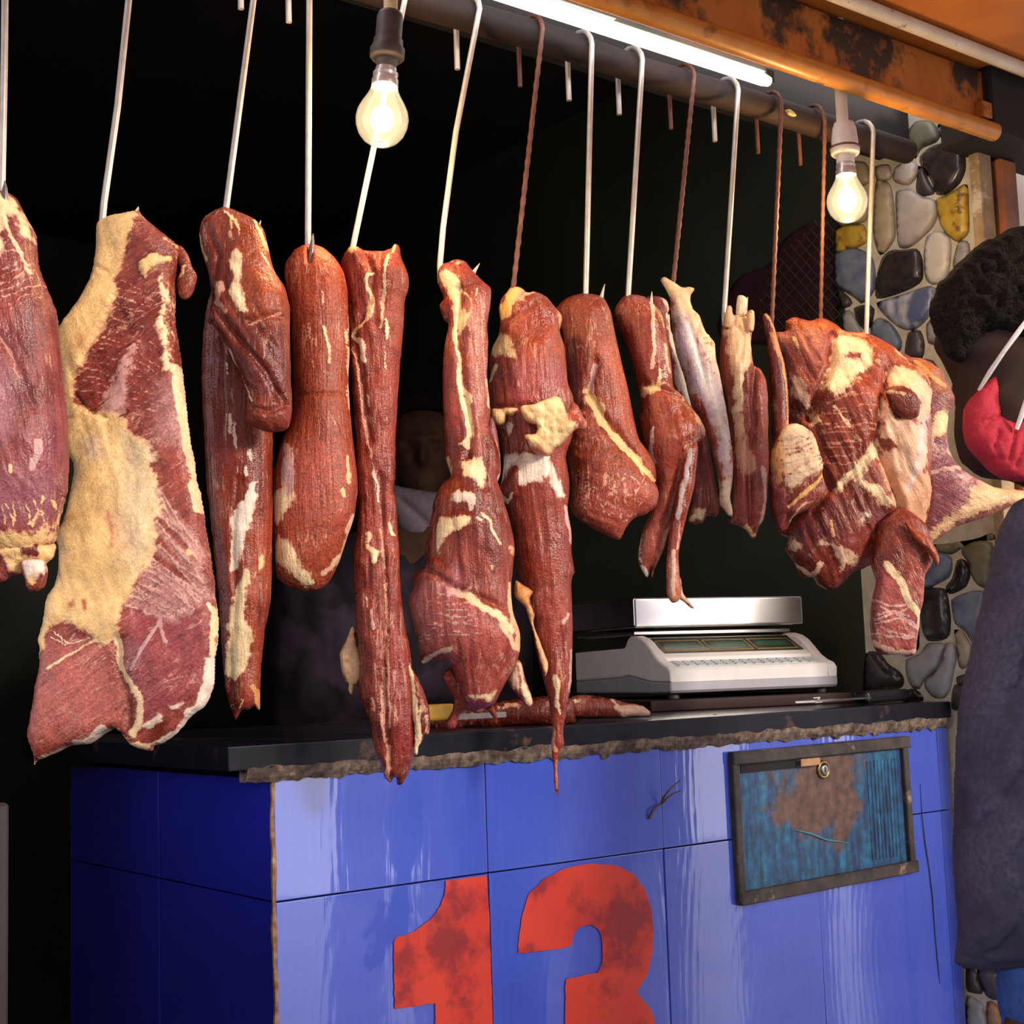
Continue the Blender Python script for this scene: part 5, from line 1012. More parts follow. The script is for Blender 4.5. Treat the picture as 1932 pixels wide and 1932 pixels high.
inflate('shoulder', o13, f13, m13, s=3.6, T=.055, a=.7, parent=r13, rag=1.2, lump=.012, lumpwl=70, fibre=(66, 9, 110, .0022),
        bumps=[(1232 + 1010 * K7, 450 + 950 * K7, 55, 70, 20, .014), (1232 + 1330 * K7, 450 + 1000 * K7, 40, 90, 0, .010)],
        creases=[(Z5((920, 520), (900, 700), (830, 850), (800, 960)), 8, -.012), (Z5((1200, 720), (1160, 900), (1130, 1080), (1180, 1200), (1250, 1380), (1290, 1550)), 8, -.012), (Z5((860, 1220), (900, 1320), (820, 1440)), 7, -.008), (Z5((930, 1340), (1050, 1230), (1130, 1080)), 6, -.004), (Z5((730, 900), (800, 950)), 8, -.008)],
        tint=[P(Z5((630, 490), (900, 430), (920, 560), (880, 720), (800, 850), (700, 800)), (.33, .12, .11), 22, .7), P(Z5((690, 430), (900, 410), (980, 470), (900, 500), (700, 480)), (.36, .11, .02), 14, .8), P(Z5((1000, 480), (1300, 600), (1450, 760), (1430, 850), (1200, 640), (1000, 520)), (.36, .10, .02), 16, .7), P(Z5((960, 1500), (1240, 1480), (1190, 1640), (1050, 1720), (900, 1600)), (.25, .05, .04), 20, .6), P(Z5((1100, 1400), (1230, 1480), (1200, 1560)), (.27, .11, .17), 14, .6), P(Z5((700, 880), (780, 880), (790, 950), (720, 960)), (.07, .012, .01), 10, .9), P(Z5((730, 1450), (930, 1420), (960, 1600), (740, 1600)), (.20, .03, .05), 20, .6)],
        paint=[P(Z5((930, 540), (1000, 520), (1090, 560), (1130, 640), (1080, 720), (1010, 760), (980, 830), (920, 840), (860, 800), (900, 700)), CREAM, 8), P(Z5((980, 620), (1060, 630), (1050, 670), (980, 650)), DEEP, 6, -1), P(Z5((1200, 700), (1280, 690), (1380, 740), (1440, 800), (1430, 900), (1400, 960), (1340, 960), (1360, 860), (1280, 800), (1200, 800)), (.80, .50, .30), 8), P(Z5((1160, 850), (1230, 960), (1330, 980), (1400, 1000), (1390, 1200), (1330, 1350), (1270, 1300), (1200, 1250), (1150, 1100)), (.76, .48, .32), 10), P(Z5((1150, 1080), (1220, 1070), (1250, 1120), (1180, 1130)), DEEP, 6, -1),
               P(Z5((1150, 1150), (1280, 1260), (1400, 1240), (1440, 1300), (1400, 1560), (1290, 1540), (1250, 1420), (1180, 1280)), (.70, .36, .20), 8, .95), P(Z5((1100, 1100), (1140, 1060), (1140, 1160), (1080, 1200), (1060, 1280), (1150, 1320), (1240, 1400), (1200, 1420), (1100, 1340), (1000, 1260), (940, 1350), (920, 1320), (1010, 1220)), CREAM, 7), P(Z5((800, 920), (840, 930), (850, 980), (820, 1000)), CREAM, 6, .9), P(Z5((700, 720), (760, 760), (800, 900), (770, 900), (720, 840)), (.66, .42, .30), 8, .8), S(Z5((920, 900), (960, 960), (990, 1010)), CREAM, 3, .8), P(Z5((960, 1620), (1040, 1660), (1060, 1720), (1000, 1700), (980, 1740), (900, 1600), (830, 1620), (850, 1580)), (.74, .48, .32), 7, .9), S(Z5((740, 1700), (820, 1760), (860, 1700)), (.7, .42, .3), 5, .8), P(Z5((700, 1540), (760, 1600), (740, 1650), (690, 1620)), (.62, .40, .30), 6, .7), S(Z5((905, 1490), (915, 1560)), (.70, .34, .10), 4, .9), P(Z5((1040, 1430), (1110, 1440), (1100, 1480), (1050, 1480)), WHITE, 6, .7),
               S(Z5((720, 530), (740, 590)), (.75, .45, .18), 3, .9), P(Z5((1250, 560), (1330, 620), (1320, 660), (1250, 600)), (.70, .44, .2), 6, .8), P(Z5((1100, 600), (1180, 680), (1150, 700), (1090, 650)), (.6, .3, .15), 6, .6), S(Z5((1380, 960), (1350, 1150), (1300, 1320)), (.70, .56, .56), 6, .7), P(Z5((960, 500), (1100, 500), (1100, 540), (1000, 520)), (.50, .17, .04), 8, .8), P(Z5((1340, 660), (1420, 700), (1440, 760), (1360, 720)), (.55, .19, .03), 6, .8)]
        + SS(fan(Z5((840, 870), (850, 1050), (880, 1200)), Z5((1080, 780), (1130, 1000), (1010, 1210)), 12, 4), (.42, .12, .08), 1.8, .58))
inflate('flat_muscle', Z5((1175, 820), (1260, 800), (1330, 840), (1352, 900), (1340, 960), (1270, 970), (1210, 930)), f13, m13, s=4, T=.016, parent=r13, dz=.050, tint=[P(Z5((1160, 800), (1360, 800), (1360, 980), (1180, 980)), (.12, .018, .01), 10, .9)], paint=[S(Z5((1175, 830), (1260, 850)), (.62, .42, .2), 5, .6)], fibre=(60, 6, 60, .001))
inflate('hanging_cut', [(1640, 1040), (1650, 990), (1690, 960), (1735, 990), (1752, 1035), (1748, 1070), (1736, 1090), (1734, 1132), (1727, 1158), (1725, 1180), (1721, 1219), (1716, 1236), (1701, 1240), (1686, 1236), (1650, 1234), (1638, 1215), (1634, 1180), (1636, 1143), (1645, 1100), (1636, 1070)], f13, m13, s=3.3, T=.020, parent=r13, dz=.030, rag=1, lump=.003, lumpwl=20,
        tint=[P([(1640, 1080), (1690, 1100), (1720, 1180), (1715, 1230), (1640, 1225), (1636, 1140)], (.42, .12, .12), 8, .8), P([(1690, 1050), (1745, 1070), (1730, 1150), (1700, 1100)], (.34, .06, .04), 6, .7)],
        paint=[S([(1660, 1070), (1685, 1100), (1700, 1140), (1720, 1160), (1725, 1185)], CREAM, 8, 1), S([(1640, 1215), (1680, 1234), (1720, 1228)], (.78, .50, .36), 6, .85)] + SS(fan([(1645, 1130), (1640, 1200)], [(1705, 1140), (1715, 1220)], 7, 6), (.66, .36, .34), 2.6, .72))
inflate('torn_flap', Z5((1270, 1490), (1330, 1540), (1390, 1580), (1425, 1630), (1445, 1690), (1432, 1722), (1415, 1690), (1385, 1640), (1330, 1600), (1290, 1550)), f13, m13, s=3.3, T=.010, parent=r13, dz=.055, rag=1, tint=[P(Z5((1290, 1500), (1450, 1600), (1440, 1740), (1300, 1620)), (.40, .085, .03), 10, .9)], paint=[S(Z5((1360, 1600), (1420, 1640)), (.7, .3, .12), 4, .5)])

# --- foreleg stretching to the right
f14 = hang(1640, 640, .05, -.02)
m14 = meat_mat('foreleg_meat', (.15, .030, .035), (.33, .085, .085), seed=14, pinkish=True, marb=.2, rough=.4, ang=1.0)
r14 = empty('beef_foreleg', f14.mat())
tag(r14, 'foreleg of beef with purplish membrane pointing right toward the person in the red mask', 'meat', 'hanging meat')
o14 = Z5((1300, 580), (1360, 600), (1420, 610), (1480, 640), (1530, 680), (1540, 720), (1582, 790), (1602, 840), (1562, 880), (1552, 950), (1552, 1050), (1575, 1130), (1640, 1200), (1720, 1250), (1800, 1288), (1900, 1295), (1990, 1310), (2030, 1340), (1990, 1372), (1900, 1385), (1800, 1425), (1700, 1462), (1600, 1495), (1520, 1545), (1440, 1602), (1395, 1605), (1370, 1400), (1380, 1100), (1380, 850), (1330, 680))
inflate('foreleg', o14, f14, m14, s=3.6, T=.045, a=.75, parent=r14, dz=-.02, rag=1.2, lump=.008, lumpwl=60, fibre=(160, 8, 90, .0016),
        tint=[P(Z5((1350, 600), (1480, 640), (1560, 760), (1590, 850), (1460, 820), (1420, 700)), (.42, .13, .02), 14, .8), P(Z5((1470, 790), (1600, 830), (1560, 870), (1460, 860)), (.20, .06, .05), 8, .8), P(Z5((1440, 1050), (1580, 1120), (1640, 1200), (1600, 1400), (1440, 1450)), (.22, .08, .11), 26, .75), P(Z5((1440, 1560), (1900, 1370), (1990, 1370), (1700, 1480), (1440, 1610)), (.36, .10, .03), 8, .8)],
        paint=[P(Z5((1490, 900), (1550, 880), (1552, 960), (1530, 1010), (1480, 1020), (1460, 960)), (.80, .62, .30), 7), S(Z5((1470, 970), (1430, 1100), (1370, 1250)), CREAM, 9, .9), P(Z5((1440, 1060), (1500, 1080), (1560, 1060), (1570, 1120), (1500, 1120), (1450, 1160)), (.55, .40, .40), 10, .7), P(Z5((1640, 1290), (1740, 1260), (1850, 1295), (2020, 1320), (1980, 1370), (1800, 1390), (1640, 1450), (1520, 1520), (1420, 1590), (1430, 1540), (1560, 1430), (1640, 1370)), (.72, .50, .26), 10, .95), P(Z5((1540, 1230), (1640, 1210), (1700, 1260), (1600, 1290)), (.55, .36, .42), 12, .75), S(Z5((1440, 1220), (1520, 1200), (1600, 1190)), (.62, .48, .42), 6, .7), S(Z5((1380, 640), (1440, 700), (1520, 760)), (.66, .27, .04), 6, .7)])
bpy.context.view_layer.update()
# ------------------------------------------------------------------ pole, hooks
ROD_Y = -.075
zrod = aty(1003, 68, ROD_Y)[2]
rod_pts = [(-1.6 + i * .18, ROD_Y + random.uniform(-.002, .002), zrod + random.uniform(-.002, .002)) for i in range(15)] + [(aty(1712, 285, ROD_Y)[0], ROD_Y, zrod)]
rod = tube_obj('hanging_pole', rod_pts, [random.uniform(.0185, .0215) for _ in rod_pts], M_wood, n=16)
tag(rod, 'dark wooden pole carrying all the meat hooks across the stall front', 'pole')
M_hook = nmat('galvanised_hook', (.62, .57, .52), (.50, .45, .40), 60, .35, .1, metal=.35, c3=(.25, .15, .08), scale3=60, lo3=.68, hi3=.78)
M_rust = nmat('rusted_rod', (.10, .030, .018), (.17, .060, .035), 90, .6, .4)
M_tip = nmat('dark_hook_point', (.16, .14, .15), (.24, .21, .21), 60, .35, metal=.7)
def hook(label, path, tip=None, rusty=False, tipmat=None, dy=0.0):
    pts = [aty(x, y, HANG_Y) for x, y in path]
    pts[-1] = aty(*path[-1], HANG_Y + dy)
    top, nxt = pts[0], pts[1]
    v = nxt - top
    t = (zrod - top[2]) / v[2]
    top = top + v * t
    X = top[0]
    chain = [np.array([X, ROD_Y + .025, zrod - .06]), np.array([X, ROD_Y + .025, zrod - .02])]
    for a in np.linspace(0, math.pi, 9):
        chain.append(np.array([X, ROD_Y + .025 * math.cos(a), zrod + .025 * math.sin(a)]))
    body = [top] + pts[1:]
    L = np.vstack(body)
    seg = []
    for a, b in zip(L, L[1:]):
        n = 40 if rusty else 6
        for i in range(1, n + 1): seg.append(a + (b - a) * i / n)
    chain += seg
    end = chain[-1]
    r = .0030 if rusty else .0036
    R = [r] * len(chain)
    if rusty:
        R = [r * (1.0 + (.22 if (i % 2) else -.12)) if i > 11 else r for i in range(len(chain))]
    if tip:
        tb, te = aty(*tip[0], HANG_Y - .012), aty(*tip[1], HANG_Y - .012)
        lowz = min(end[2], tb[2]) - .030
        q = [end + np.array([0, 0, -.02]), np.array([end[0] * .7 + tb[0] * .3, end[1] - .003, lowz]), np.array([end[0] * .35 + tb[0] * .65, tb[1], lowz - .002]), tb + np.array([0, 0, -.012]), tb, te]
        chain += q; R += [r, r, r, r * .95, r * .85, .0004]
    else:
        q = [end + np.array([0, 0, -.025]), end + np.array([.003, .014, -.038])]
        chain += q; R += [r, r * .6]
    root = tube_obj('meat_hook', chain, R, M_rust if rusty else M_hook, n=8)
    if tipmat:
        tt = tube_obj('hook_point', [tb + (te - tb) * s_ + np.array([0, -.0006, 0]) for s_ in (-.25, 0, .4, .75, 1.02)], [.0038, .0040, .0036, .0024, .0004], tipmat, root, 8)
    tag(root, label, 'hook', 'meat hooks on the pole')
    return root
hook('white steel hook above the leg of beef at the left picture edge', [(10, -60), (8, 120), (3, 385)], ((9, 394), (9, 342)), tipmat=M_tip)
hook('white steel hook bent at the bottom, holding the fatty flank slab', [(249, -60), (222, 200), (196, 385), (193, 420)], ((257, 402), (261, 390)))
hook('white steel hook holding the dark folded loins', [(486, -60), (425, 405)], ((484, 440), (492, 416)))
hook('straight white steel hook holding the smooth rounded loin', [(584, -60), (581, 465)], ((586, 498), (590, 442)), tipmat=M_tip)
hook('white steel hook passing behind the larger light bulb', [(770, -30), (705, 280), (665, 470)])
hook('white steel hook holding the bulging shank', [(908, 0), (860, 250), (836, 430), (830, 500)], ((892, 516), (905, 497)))
hook('rusty ribbed hook holding the chunk with lumpy fat', [(1023, 60), (968, 545)], rusty=True)
hook('white steel hook holding the folded brisket', [(1117, 70), (1105, 560)], ((1134, 563), (1141, 536)))
hook('white steel hook holding the small leg above the scale', [(1213, 95), (1185, 560)], ((1228, 574), (1230, 550)))
hook('rusty ribbed hook above the pale slanted shank', [(1308, 160), (1270, 535)], rusty=True)
hook('white steel hook holding the shanks with bone ends', [(1394, 150), (1366, 595)], ((1405, 600), (1411, 560)))
hook('dark rusty hook holding the thin dark strip', [(1474, 205), (1456, 608)], rusty=True)
hook('rusty hook in front of the wire mesh, left of the smaller bulb', [(1556, 235), (1548, 604)], rusty=True, dy=.05)
hook('white steel hook in front of the stone pillar', [(1648, 240), (1634, 640)])
o = inflate('paper_scrap', [(1481, 208), (1490, 206), (1500, 213), (1503, 219), (1494, 220), (1485, 215)], Frame(aty(1490, 213, -.10)), nmat('yellow_scrap', (.62, .50, .12), (.70, .60, .22), 60, .6), s=4, T=.002)
tag(o, 'tiny yellow scrap stuck to the dark pole', 'scrap')

# ------------------------------------------------------------------ lamps
def glass_mat(name, col, emi, fac):
    m = bpy.data.materials.new(name); m.use_nodes = True; nt = m.node_tree
    nt.nodes.remove(nt.nodes['Principled BSDF'])
    out = nt.nodes['Material Output']
    tr_ = nd(nt, 'ShaderNodeBsdfTransparent'); tr_.inputs[0].default_value = (1, .97, .9, 1)
    em = nd(nt, 'ShaderNodeEmission'); em.inputs[0].default_value = c4(col); em.inputs[1].default_value = emi
    gl = nd(nt, 'ShaderNodeBsdfGlossy'); gl.inputs['Roughness'].default_value = .05
    lw = nd(nt, 'ShaderNodeFresnel', i={'IOR': 1.35})
    m1_ = nd(nt, 'ShaderNodeMixShader'); m1_.inputs[0].default_value = fac
    nt.links.new(tr_.outputs[0], m1_.inputs[1]); nt.links.new(em.outputs[0], m1_.inputs[2])
    m2_ = nd(nt, 'ShaderNodeMixShader'); nt.links.new(lw.outputs[0], m2_.inputs[0])
    nt.links.new(m1_.outputs[0], m2_.inputs[1]); nt.links.new(gl.outputs[0], m2_.inputs[2])
    nt.links.new(m2_.outputs[0], out.inputs[0])
    return m
M_glass = glass_mat('lit_bulb_glass', (1.0, .80, .46), .95, .42)
M_fil = emit_mat('filament_glow', (1.0, .86, .55), 40.0)
M_stem = emit_mat('glass_stem', (1.0, .85, .6), .8)
M_sock = nmat('white_socket', (.66, .60, .54), (.72, .67, .62), 80, .4, .1, c3=(.30, .18, .10), scale3=60, lo3=.62, hi3=.7)
M_tape = nmat('black_tape', (.035, .025, .022), (.06, .045, .04), 60, .55, .3)
M_cap = nmat('bulb_cap', (.62, .58, .56), (.54, .50, .48), 80, .3, metal=.6)
M_pipe = nmat('grimy_white_pipe', (.62, .53, .40), (.70, .63, .52), 30, .5, .15, c3=(.16, .10, .06), scale3=45, lo3=.62, hi3=.72)
BULB = [(0, 0), (9, .8), (20, 4.5), (32, 12), (42, 24), (48, 39), (50, 54), (48, 68), (42, 82), (34, 96), (28, 108), (24.5, 119), (24, 126)]
def lamp(label, bottom, top, dia, holder, cable, y, watts):
    B = aty(*bottom, y); A = aty(*top, y)
    ax = Vector(A - B).normalized(); k = depth(B) / FPX * dia / 100.0
    M = Matrix.Translation(Vector(B)) @ ax.to_track_quat('Z', 'Y').to_matrix().to_4x4() @ Matrix.Scale(k, 4)
    root = empty('hanging_bulb', Matrix.Translation(Vector(A)))
    tag(root, label, 'light bulb', 'bare bulbs')
    inv = root.matrix_world.inverted()
    bulb = lathe_obj('bulb', BULB, M_glass, root, 40, inv @ M)
    lathe_obj('stem', [(0, 78), (4, 79), (5.5, 95), (6, 112), (10, 122), (14, 126)], M_stem, bulb, 12, inv @ M)
    bm = bmesh.new()
    zz = [(-13 + 26 * i / 26.0) for i in range(27)]
    add_tube(bm, [Vector((x, 2 * math.sin(i * 2.4), 52 + 7 * abs(x) / 13 + 2.0 * math.cos(i * 2.4))) for i, x in enumerate(zz)], 2.6, 6)
    bmesh.ops.transform(bm, matrix=inv @ M, verts=bm.verts[:])
    bm_obj('filament', bm, M_fil, bulb, smooth=True)
    for sg in (-1, 1):
        tube_obj('lead_wire', [(inv @ M) @ Vector((sg * 3, 0, 90)), (inv @ M) @ Vector((sg * 13, 0, 59))], .6 * k, M_fil if False else M_cap, bulb, 5)
    lathe_obj('bulb_cap', [(24.5, 119), (25.5, 120), (25.5, 132), (23, 134), (23, 140), (24, 142), (24, 146), (20, 148), (20, 156)], M_cap, root, 28, inv @ M)
    for nm, prof, mm in holder:
        lathe_obj(nm, prof, mm, root, 24, inv @ M)
    pts = [inv @ Vector(aty(px, py, y)) for px, py in cable[0]]
    tube_obj('cable', pts, cable[1] * depth(B) / FPX, cable[2], root, 14)
    ld = bpy.data.lights.new('bulb_light', 'POINT'); ld.energy = watts; ld.color = (1.0, .66, .30); ld.shadow_soft_size = .016
    lo_ = bpy.data.objects.new('bulb_light', ld); COL.objects.link(lo_); lo_.parent = root
    lo_.location = (inv @ M) @ Vector((0, 0, 54))
    return root
lamp('larger bare light bulb, lit, in a black taped holder, left of the picture middle', (717, 276), (737, 20), 101,
     [('holder', [(19, 150), (19, 166), (22, 168), (22, 174), (30, 176), (33, 180), (33, 196), (29, 199), (28, 214), (25, 218), (25, 262), (22, 270), (14, 274)], M_tape)],
     (((737, 20), (737, -40), (737, -160)), 13.5, nmat('tan_cable', (.45, .33, .18), (.55, .44, .28), 60, .6)), -.17, LAMP_W)
lamp('smaller bare light bulb, lit, on a white pipe beside the stone pillar', (1600, 420), (1592, 225), 77,
     [('holder', [(20, 150), (22, 152), (22, 170), (31, 172), (35, 176), (36, 190), (33, 196), (31, 198), (33, 204), (31, 222), (29, 240), (24, 254), (14, 258)], M_sock),
      ('clamp_ring', [(32, 186), (37.5, 187), (37.5, 192), (32, 193)], M_rust)],
     (((1590, 240), (1585, 150), (1579, 0), (1576, -120)), 11.5, M_pipe), -.17, LAMP_W * .8)

# fluorescent tube fitting
ty = -.13
tz = aty(1340, 118, ty)[2]; tx1 = aty(1452, 147, ty)[0]
ft = empty('fluorescent_light', Matrix.Translation((tx1 - .6, ty, tz)))
tag(ft, 'long white fluorescent tube light under the orange fascia', 'light')
M_tube = emit_mat('tube_glow', (.86, .90, 1.0), TUBE_E)
tube_obj('tube', [(-.62, 0, 0), (-.3, 0, 0), (.2, 0, 0), (.585, 0, 0), (.597, 0, 0), (.600, 0, 0)], [.0088, .0088, .0088, .0088, .007, .003], M_tube, ft, 18)
M_fix = nmat('grey_green_fitting', (.34, .36, .28), (.42, .43, .34), 20, .5, .1)
box_obj('housing', (-.64, .60, -.004, .030, .010, .034), M_fix, ft, bev=.002)
box_obj('diffuser_strip', (-.60, .30, -.010, -.004, .012, .024), nmat('milky_strip', (.36, .40, .32), (.28, .33, .25), 12, .5), ft, bev=.001)
box_obj('end_holder', (.588, .604, -.006, .012, -.004, .016), M_tape, ft, bev=.001)

# conduit along the canopy
cp = tube_obj('conduit_pipe', [(-1.2, -.235, zc), (.4, -.235, zc), (1.2, -.235, zc), (2.4, -.235, zc)], .0108, M_pipe, n=14)
tag(cp, 'grimy white conduit pipe along the edge of the orange canopy', 'pipe')

# ------------------------------------------------------------------ electronic scale
e1 = np.array([.972, -.235, 0]); e1 /= np.linalg.norm(e1); e2 = np.array([-e1[1], e1[0], 0])
SP = atd(1265, 1308, 2.36)
SZ = SP[2]
W = .332
def smat(z=0.0):
    return Matrix(((e1[0], e2[0], 0, SP[0]), (e1[1], e2[1], 0, SP[1]), (0, 0, 1, SZ + z), (0, 0, 0, 1)))
M_white = nmat('scale_white_plastic', (.70, .66, .66), (.74, .71, .72), 30, .38, .05)
M_grey = nmat('scale_grey_plastic', (.30, .29, .34), (.34, .33, .38), 30, .45, .05)
M_pan = nmat('stainless_pan', (.72, .70, .70), (.58, .56, .57), 14, .24, .08, metal=1.0, stretch=(.3, 1, 1))
M_disp = nmat('display_black', (.012, .014, .010), (.022, .024, .014), 40, .2)
M_gold = nmat('display_outline', (.30, .21, .07), (.24, .16, .05), 60, .5)
M_lcd = nmat('green_readout', (.012, .050, .028), (.02, .08, .045), 90, .25)
M_key = nmat('key_grey', (.38, .42, .46), (.48, .52, .55), 80, .5)
sr = empty('electronic_scale', smat()); tag(sr, 'white electronic price scale with stainless pan standing on the worktop', 'scale')
def extrude(bm, prof, u0, u1, bev=.003):
    A = [bm.verts.new((u0, v, z)) for v, z in prof]; B = [bm.verts.new((u1, v, z)) for v, z in prof]
    n = len(prof)
    fs = [bm.faces.new(A[::-1]), bm.faces.new(B)]
    for i in range(n): fs.append(bm.faces.new((A[i], A[(i + 1) % n], B[(i + 1) % n], B[i])))
    es = [e for e in bm.edges if e.is_valid and (set(e.verts) <= set(A) or set(e.verts) <= set(B))]
    bmesh.ops.recalc_face_normals(bm, faces=fs)
    if bev: bmesh.ops.bevel(bm, geom=es, offset=bev, segments=3, affect='EDGES', profile=.5)
def sm2(P): return [tuple(p) for p in catmull(P, True, 4)]
base = [(0.004, 0), (.0, .004), (.0, .018), (.06, .0185), (.10, .024), (.14, .030), (.17, .027), (.34, .022), (.34, 0)]
bm = bmesh.new(); extrude(bm, base, 0, W, .004); bm_obj('base', bm, M_grey, sr, True, 40)
inner = [(.002, .018), (.001, .036), (.006, .0405), (.012, .0415), (.044, .052), (.047, .058), (.060, .0645), (.112, .0915), (.130, .0935), (.15, .076), (.34, .074), (.34, .022), (.17, .027), (.14, .030), (.10, .024), (.06, .0185)]
cheek = [(.0, .018), (-.001, .034), (.006, .042), (.022, .047), (.040, .056), (.058, .071), (.075, .084), (.092, .092), (.112, .0965), (.128, .097), (.138, .092), (.146, .081), (.155, .077), (.34, .0745), (.34, .022), (.17, .027), (.14, .030), (.10, .024), (.06, .0185)]
bm = bmesh.new(); extrude(bm, inner, .017, W - .017, 0); hs = bm_obj('housing', bm, M_white, sr, True, 30)
for u0, u1 in ((0, .020), (W - .020, W)):
    bm = bmesh.new(); extrude(bm, cheek, u0, u1, .004); bm_obj('side_cheek', bm, M_white, sr, True, 40)
def slope_pt(v0, z0, v1, z1, t, up): # point on sloped panel
    n = np.array([-(z1 - z0), (v1 - v0)]); n /= np.linalg.norm(n)
    return np.array([v0 + (v1 - v0) * t, z0 + (z1 - z0) * t]) + n * up
def slope_quad(name, u0, u1, t0, t1, seg, m, parent, up=.001):
    a = slope_pt(*seg, t0, -.001); b = slope_pt(*seg, t1, -.001); c = slope_pt(*seg, t1, up); d = slope_pt(*seg, t0, up)
    bm = bmesh.new(); extrude(bm, [tuple(a), tuple(d), tuple(c), tuple(b)], u0, u1, 0)
    return bm_obj(name, bm, m, parent)
seg = (.060, .0645, .112, .0915)
dp = slope_quad('display', .028, W - .024, .02, .98, seg, M_disp, sr, .0012)
cw = (W - .06) / 3
for i in range(3):
    a = .032 + i * (cw + .001)
    slope_quad('readout_outline', a, a + cw - .006, .10, .80, seg, M_gold, dp, .0016)
    slope_quad('readout_dark', a + .0025, a + cw - .0085, .16, .74, seg, M_disp, dp, .0020)
    slope_quad('readout', a + .008, a + cw - .014, .30, .62, seg, M_lcd, dp, .0023)
sk = (.012, .0415, .044, .052)
kp = slope_quad('keypad', .026, W - .026, .06, .94, sk, nmat('keypad_film', (.52, .54, .55), (.46, .50, .52), 40, .4), sr, .0008)
for r_ in range(3):
    for c_ in range(15):
        u = .034 + c_ * (W - .072) / 14
        slope_quad('key', u - .0055, u + .0055, .14 + r_ * .26, .32 + r_ * .26, sk, M_key, kp, .0022)
# pan with supporting plate
bm = bmesh.new(); add_box(bm, -.006, W + .008, .100, .345, .110, .162, bev=.005, seg=3); bm_obj('pan', bm, M_pan, sr, True, 40)
box_obj('support_plate', (.004, W - .01, .118, .335, .0985, .1045), M_pan, sr, bev=.001)
box_obj('support_neck', (.06, W - .06, .15, .31, .074, .111), M_tape, sr)
for u in (.02, W - .02):
    for v in (.025, .315):
        lathe_obj('foot', [(0, -.010), (.009, -.010), (.010, -.007), (.008, .001), (0, .001)], M_tape, sr, 12, Matrix.Translation((u, v, 0)))
# board below
M_board = nmat('dark_red_board', (.014, .005, .005), (.026, .009, .008), 20, .5, .2, stretch=(.2, 1, 1), spec=.15)
bz = SZ - .010 - 1.038
bo = empty('cutting_board', Matrix(((e1[0], e2[0], 0, SP[0]), (e1[1], e2[1], 0, SP[1]), (0, 0, 1, 1.038), (0, 0, 0, 1))))
box_obj('board', (-.05, W + .012, -.022, .36, 0, bz), M_board, bo, bev=.003, seg=2)
M_mark = nmat('white_mark_paint', (.62, .54, .48), (.70, .62, .56), 60, .6)
bm = bmesh.new()
for p0, p1 in (((.262, .011), (.276, .0115)), ((.276, .0115), (.266, .0035)), ((.266, .0035), (.280, .004))):
    add_tube(bm, [(p0[0], -.0222, p0[1]), (p1[0], -.0222, p1[1])], .0011, 6)
bm_obj('painted_mark', bm, M_mark, bo)
tag(bo, 'dark reddish board under the scale with a small white mark', 'board')

# ------------------------------------------------------------------ small things on the worktop
fc = Frame(aty(1140, 1345, .055))
mc = meat_mat('counter_cut_meat', (.16, .025, .018), (.36, .09, .075), seed=15, marb=.2, rough=.35)
o = inflate('meat_cut', ZS((100, 845), (130, 812), (200, 797), (320, 808), (400, 822), (450, 842), (520, 850), (560, 856), (600, 872), (648, 915), (640, 938), (520, 948), (300, 952), (110, 950)), fc, mc, s=4, T=.05, lump=.003, lumpwl=40, fibre=(8, 6, 70, .001), rag=.8,
            paint=[P(ZS((410, 880), (520, 870), (600, 872), (648, 915), (630, 945), (460, 945), (440, 910)), (.78, .50, .36), 5), P(ZS((130, 830), (190, 815), (200, 835), (140, 845)), CREAM, 4, .8), S(ZS((400, 830), (440, 870), (540, 865)), (.66, .36, .26), 4, .8)])
tag(o, 'flat red cut with a pale fat end lying on the worktop before the scale', 'meat')
fc2 = Frame(aty(930, 1350, .09))
o = inflate('dark_meat_slab', Z4((560, 1235), (640, 1195), (760, 1200), (900, 1180), (1000, 1160), (1100, 1150), (1220, 1140), (1330, 1160), (1340, 1250), (1330, 1290), (1100, 1300), (900, 1310), (700, 1325), (570, 1320)), fc2, meat_mat('slab_meat', (.06, .008, .006), (.16, .028, .02), seed=16, rough=.28, marb=.1), s=6, T=.05, lump=.004, lumpwl=50, paint=[P(Z4((930, 1190), (1040, 1170), (1030, 1195), (940, 1215)), (.5, .25, .16), 4, .8)])
tag(o, 'dark wet slab of meat lying on the worktop behind the hanging shank', 'meat')
M_yel = nmat('yellow_handle', (.50, .26, .03), (.60, .34, .05), 40, .4)
kn = empty('yellow_knife', Matrix.Translation(Vector(aty(835, 1343, .05))))
bm = bmesh.new(); add_box(bm, -.028, .016, -.009, .009, -.011, .010, bev=.005, seg=3); bm_obj('handle', bm, M_yel, kn, True)
box_obj('blade', (.014, .10, -.001, .001, -.011, -.004), M_tip, kn)
tag(kn, 'yellow-handled knife lying on the worktop left of the dark slab', 'knife')
kz = 1.040
k0 = on_plane([(1575, 1335)], (0, 0, kz), (0, 0, 1))[0]
kn2 = empty('black_knife', Matrix.Translation((1.02, .045, kz)) @ Matrix.Rotation(math.radians(8), 4, 'Z'))
bm = bmesh.new(); add_box(bm, .07, .205, -.014, .014, 0, .020, bev=.006, seg=3); bm_obj('handle', bm, nmat('black_handle', (.006, .006, .008), None, 30, .4), kn2, True)
bm = bmesh.new()
vs2 = [(-.12, -.002), (-.09, -.017), (.07, -.020), (.07, .013), (-.10, .013)]
a_ = [bm.verts.new((x, y, .008)) for x, y in vs2]; b2 = [bm.verts.new((x, y, .0105)) for x, y in vs2]
bm.faces.new(a_[::-1]); bm.faces.new(b2)
for i in range(5): bm.faces.new((a_[i], a_[(i + 1) % 5], b2[(i + 1) % 5], b2[i]))
bm_obj('blade', bm, M_steel, kn2)
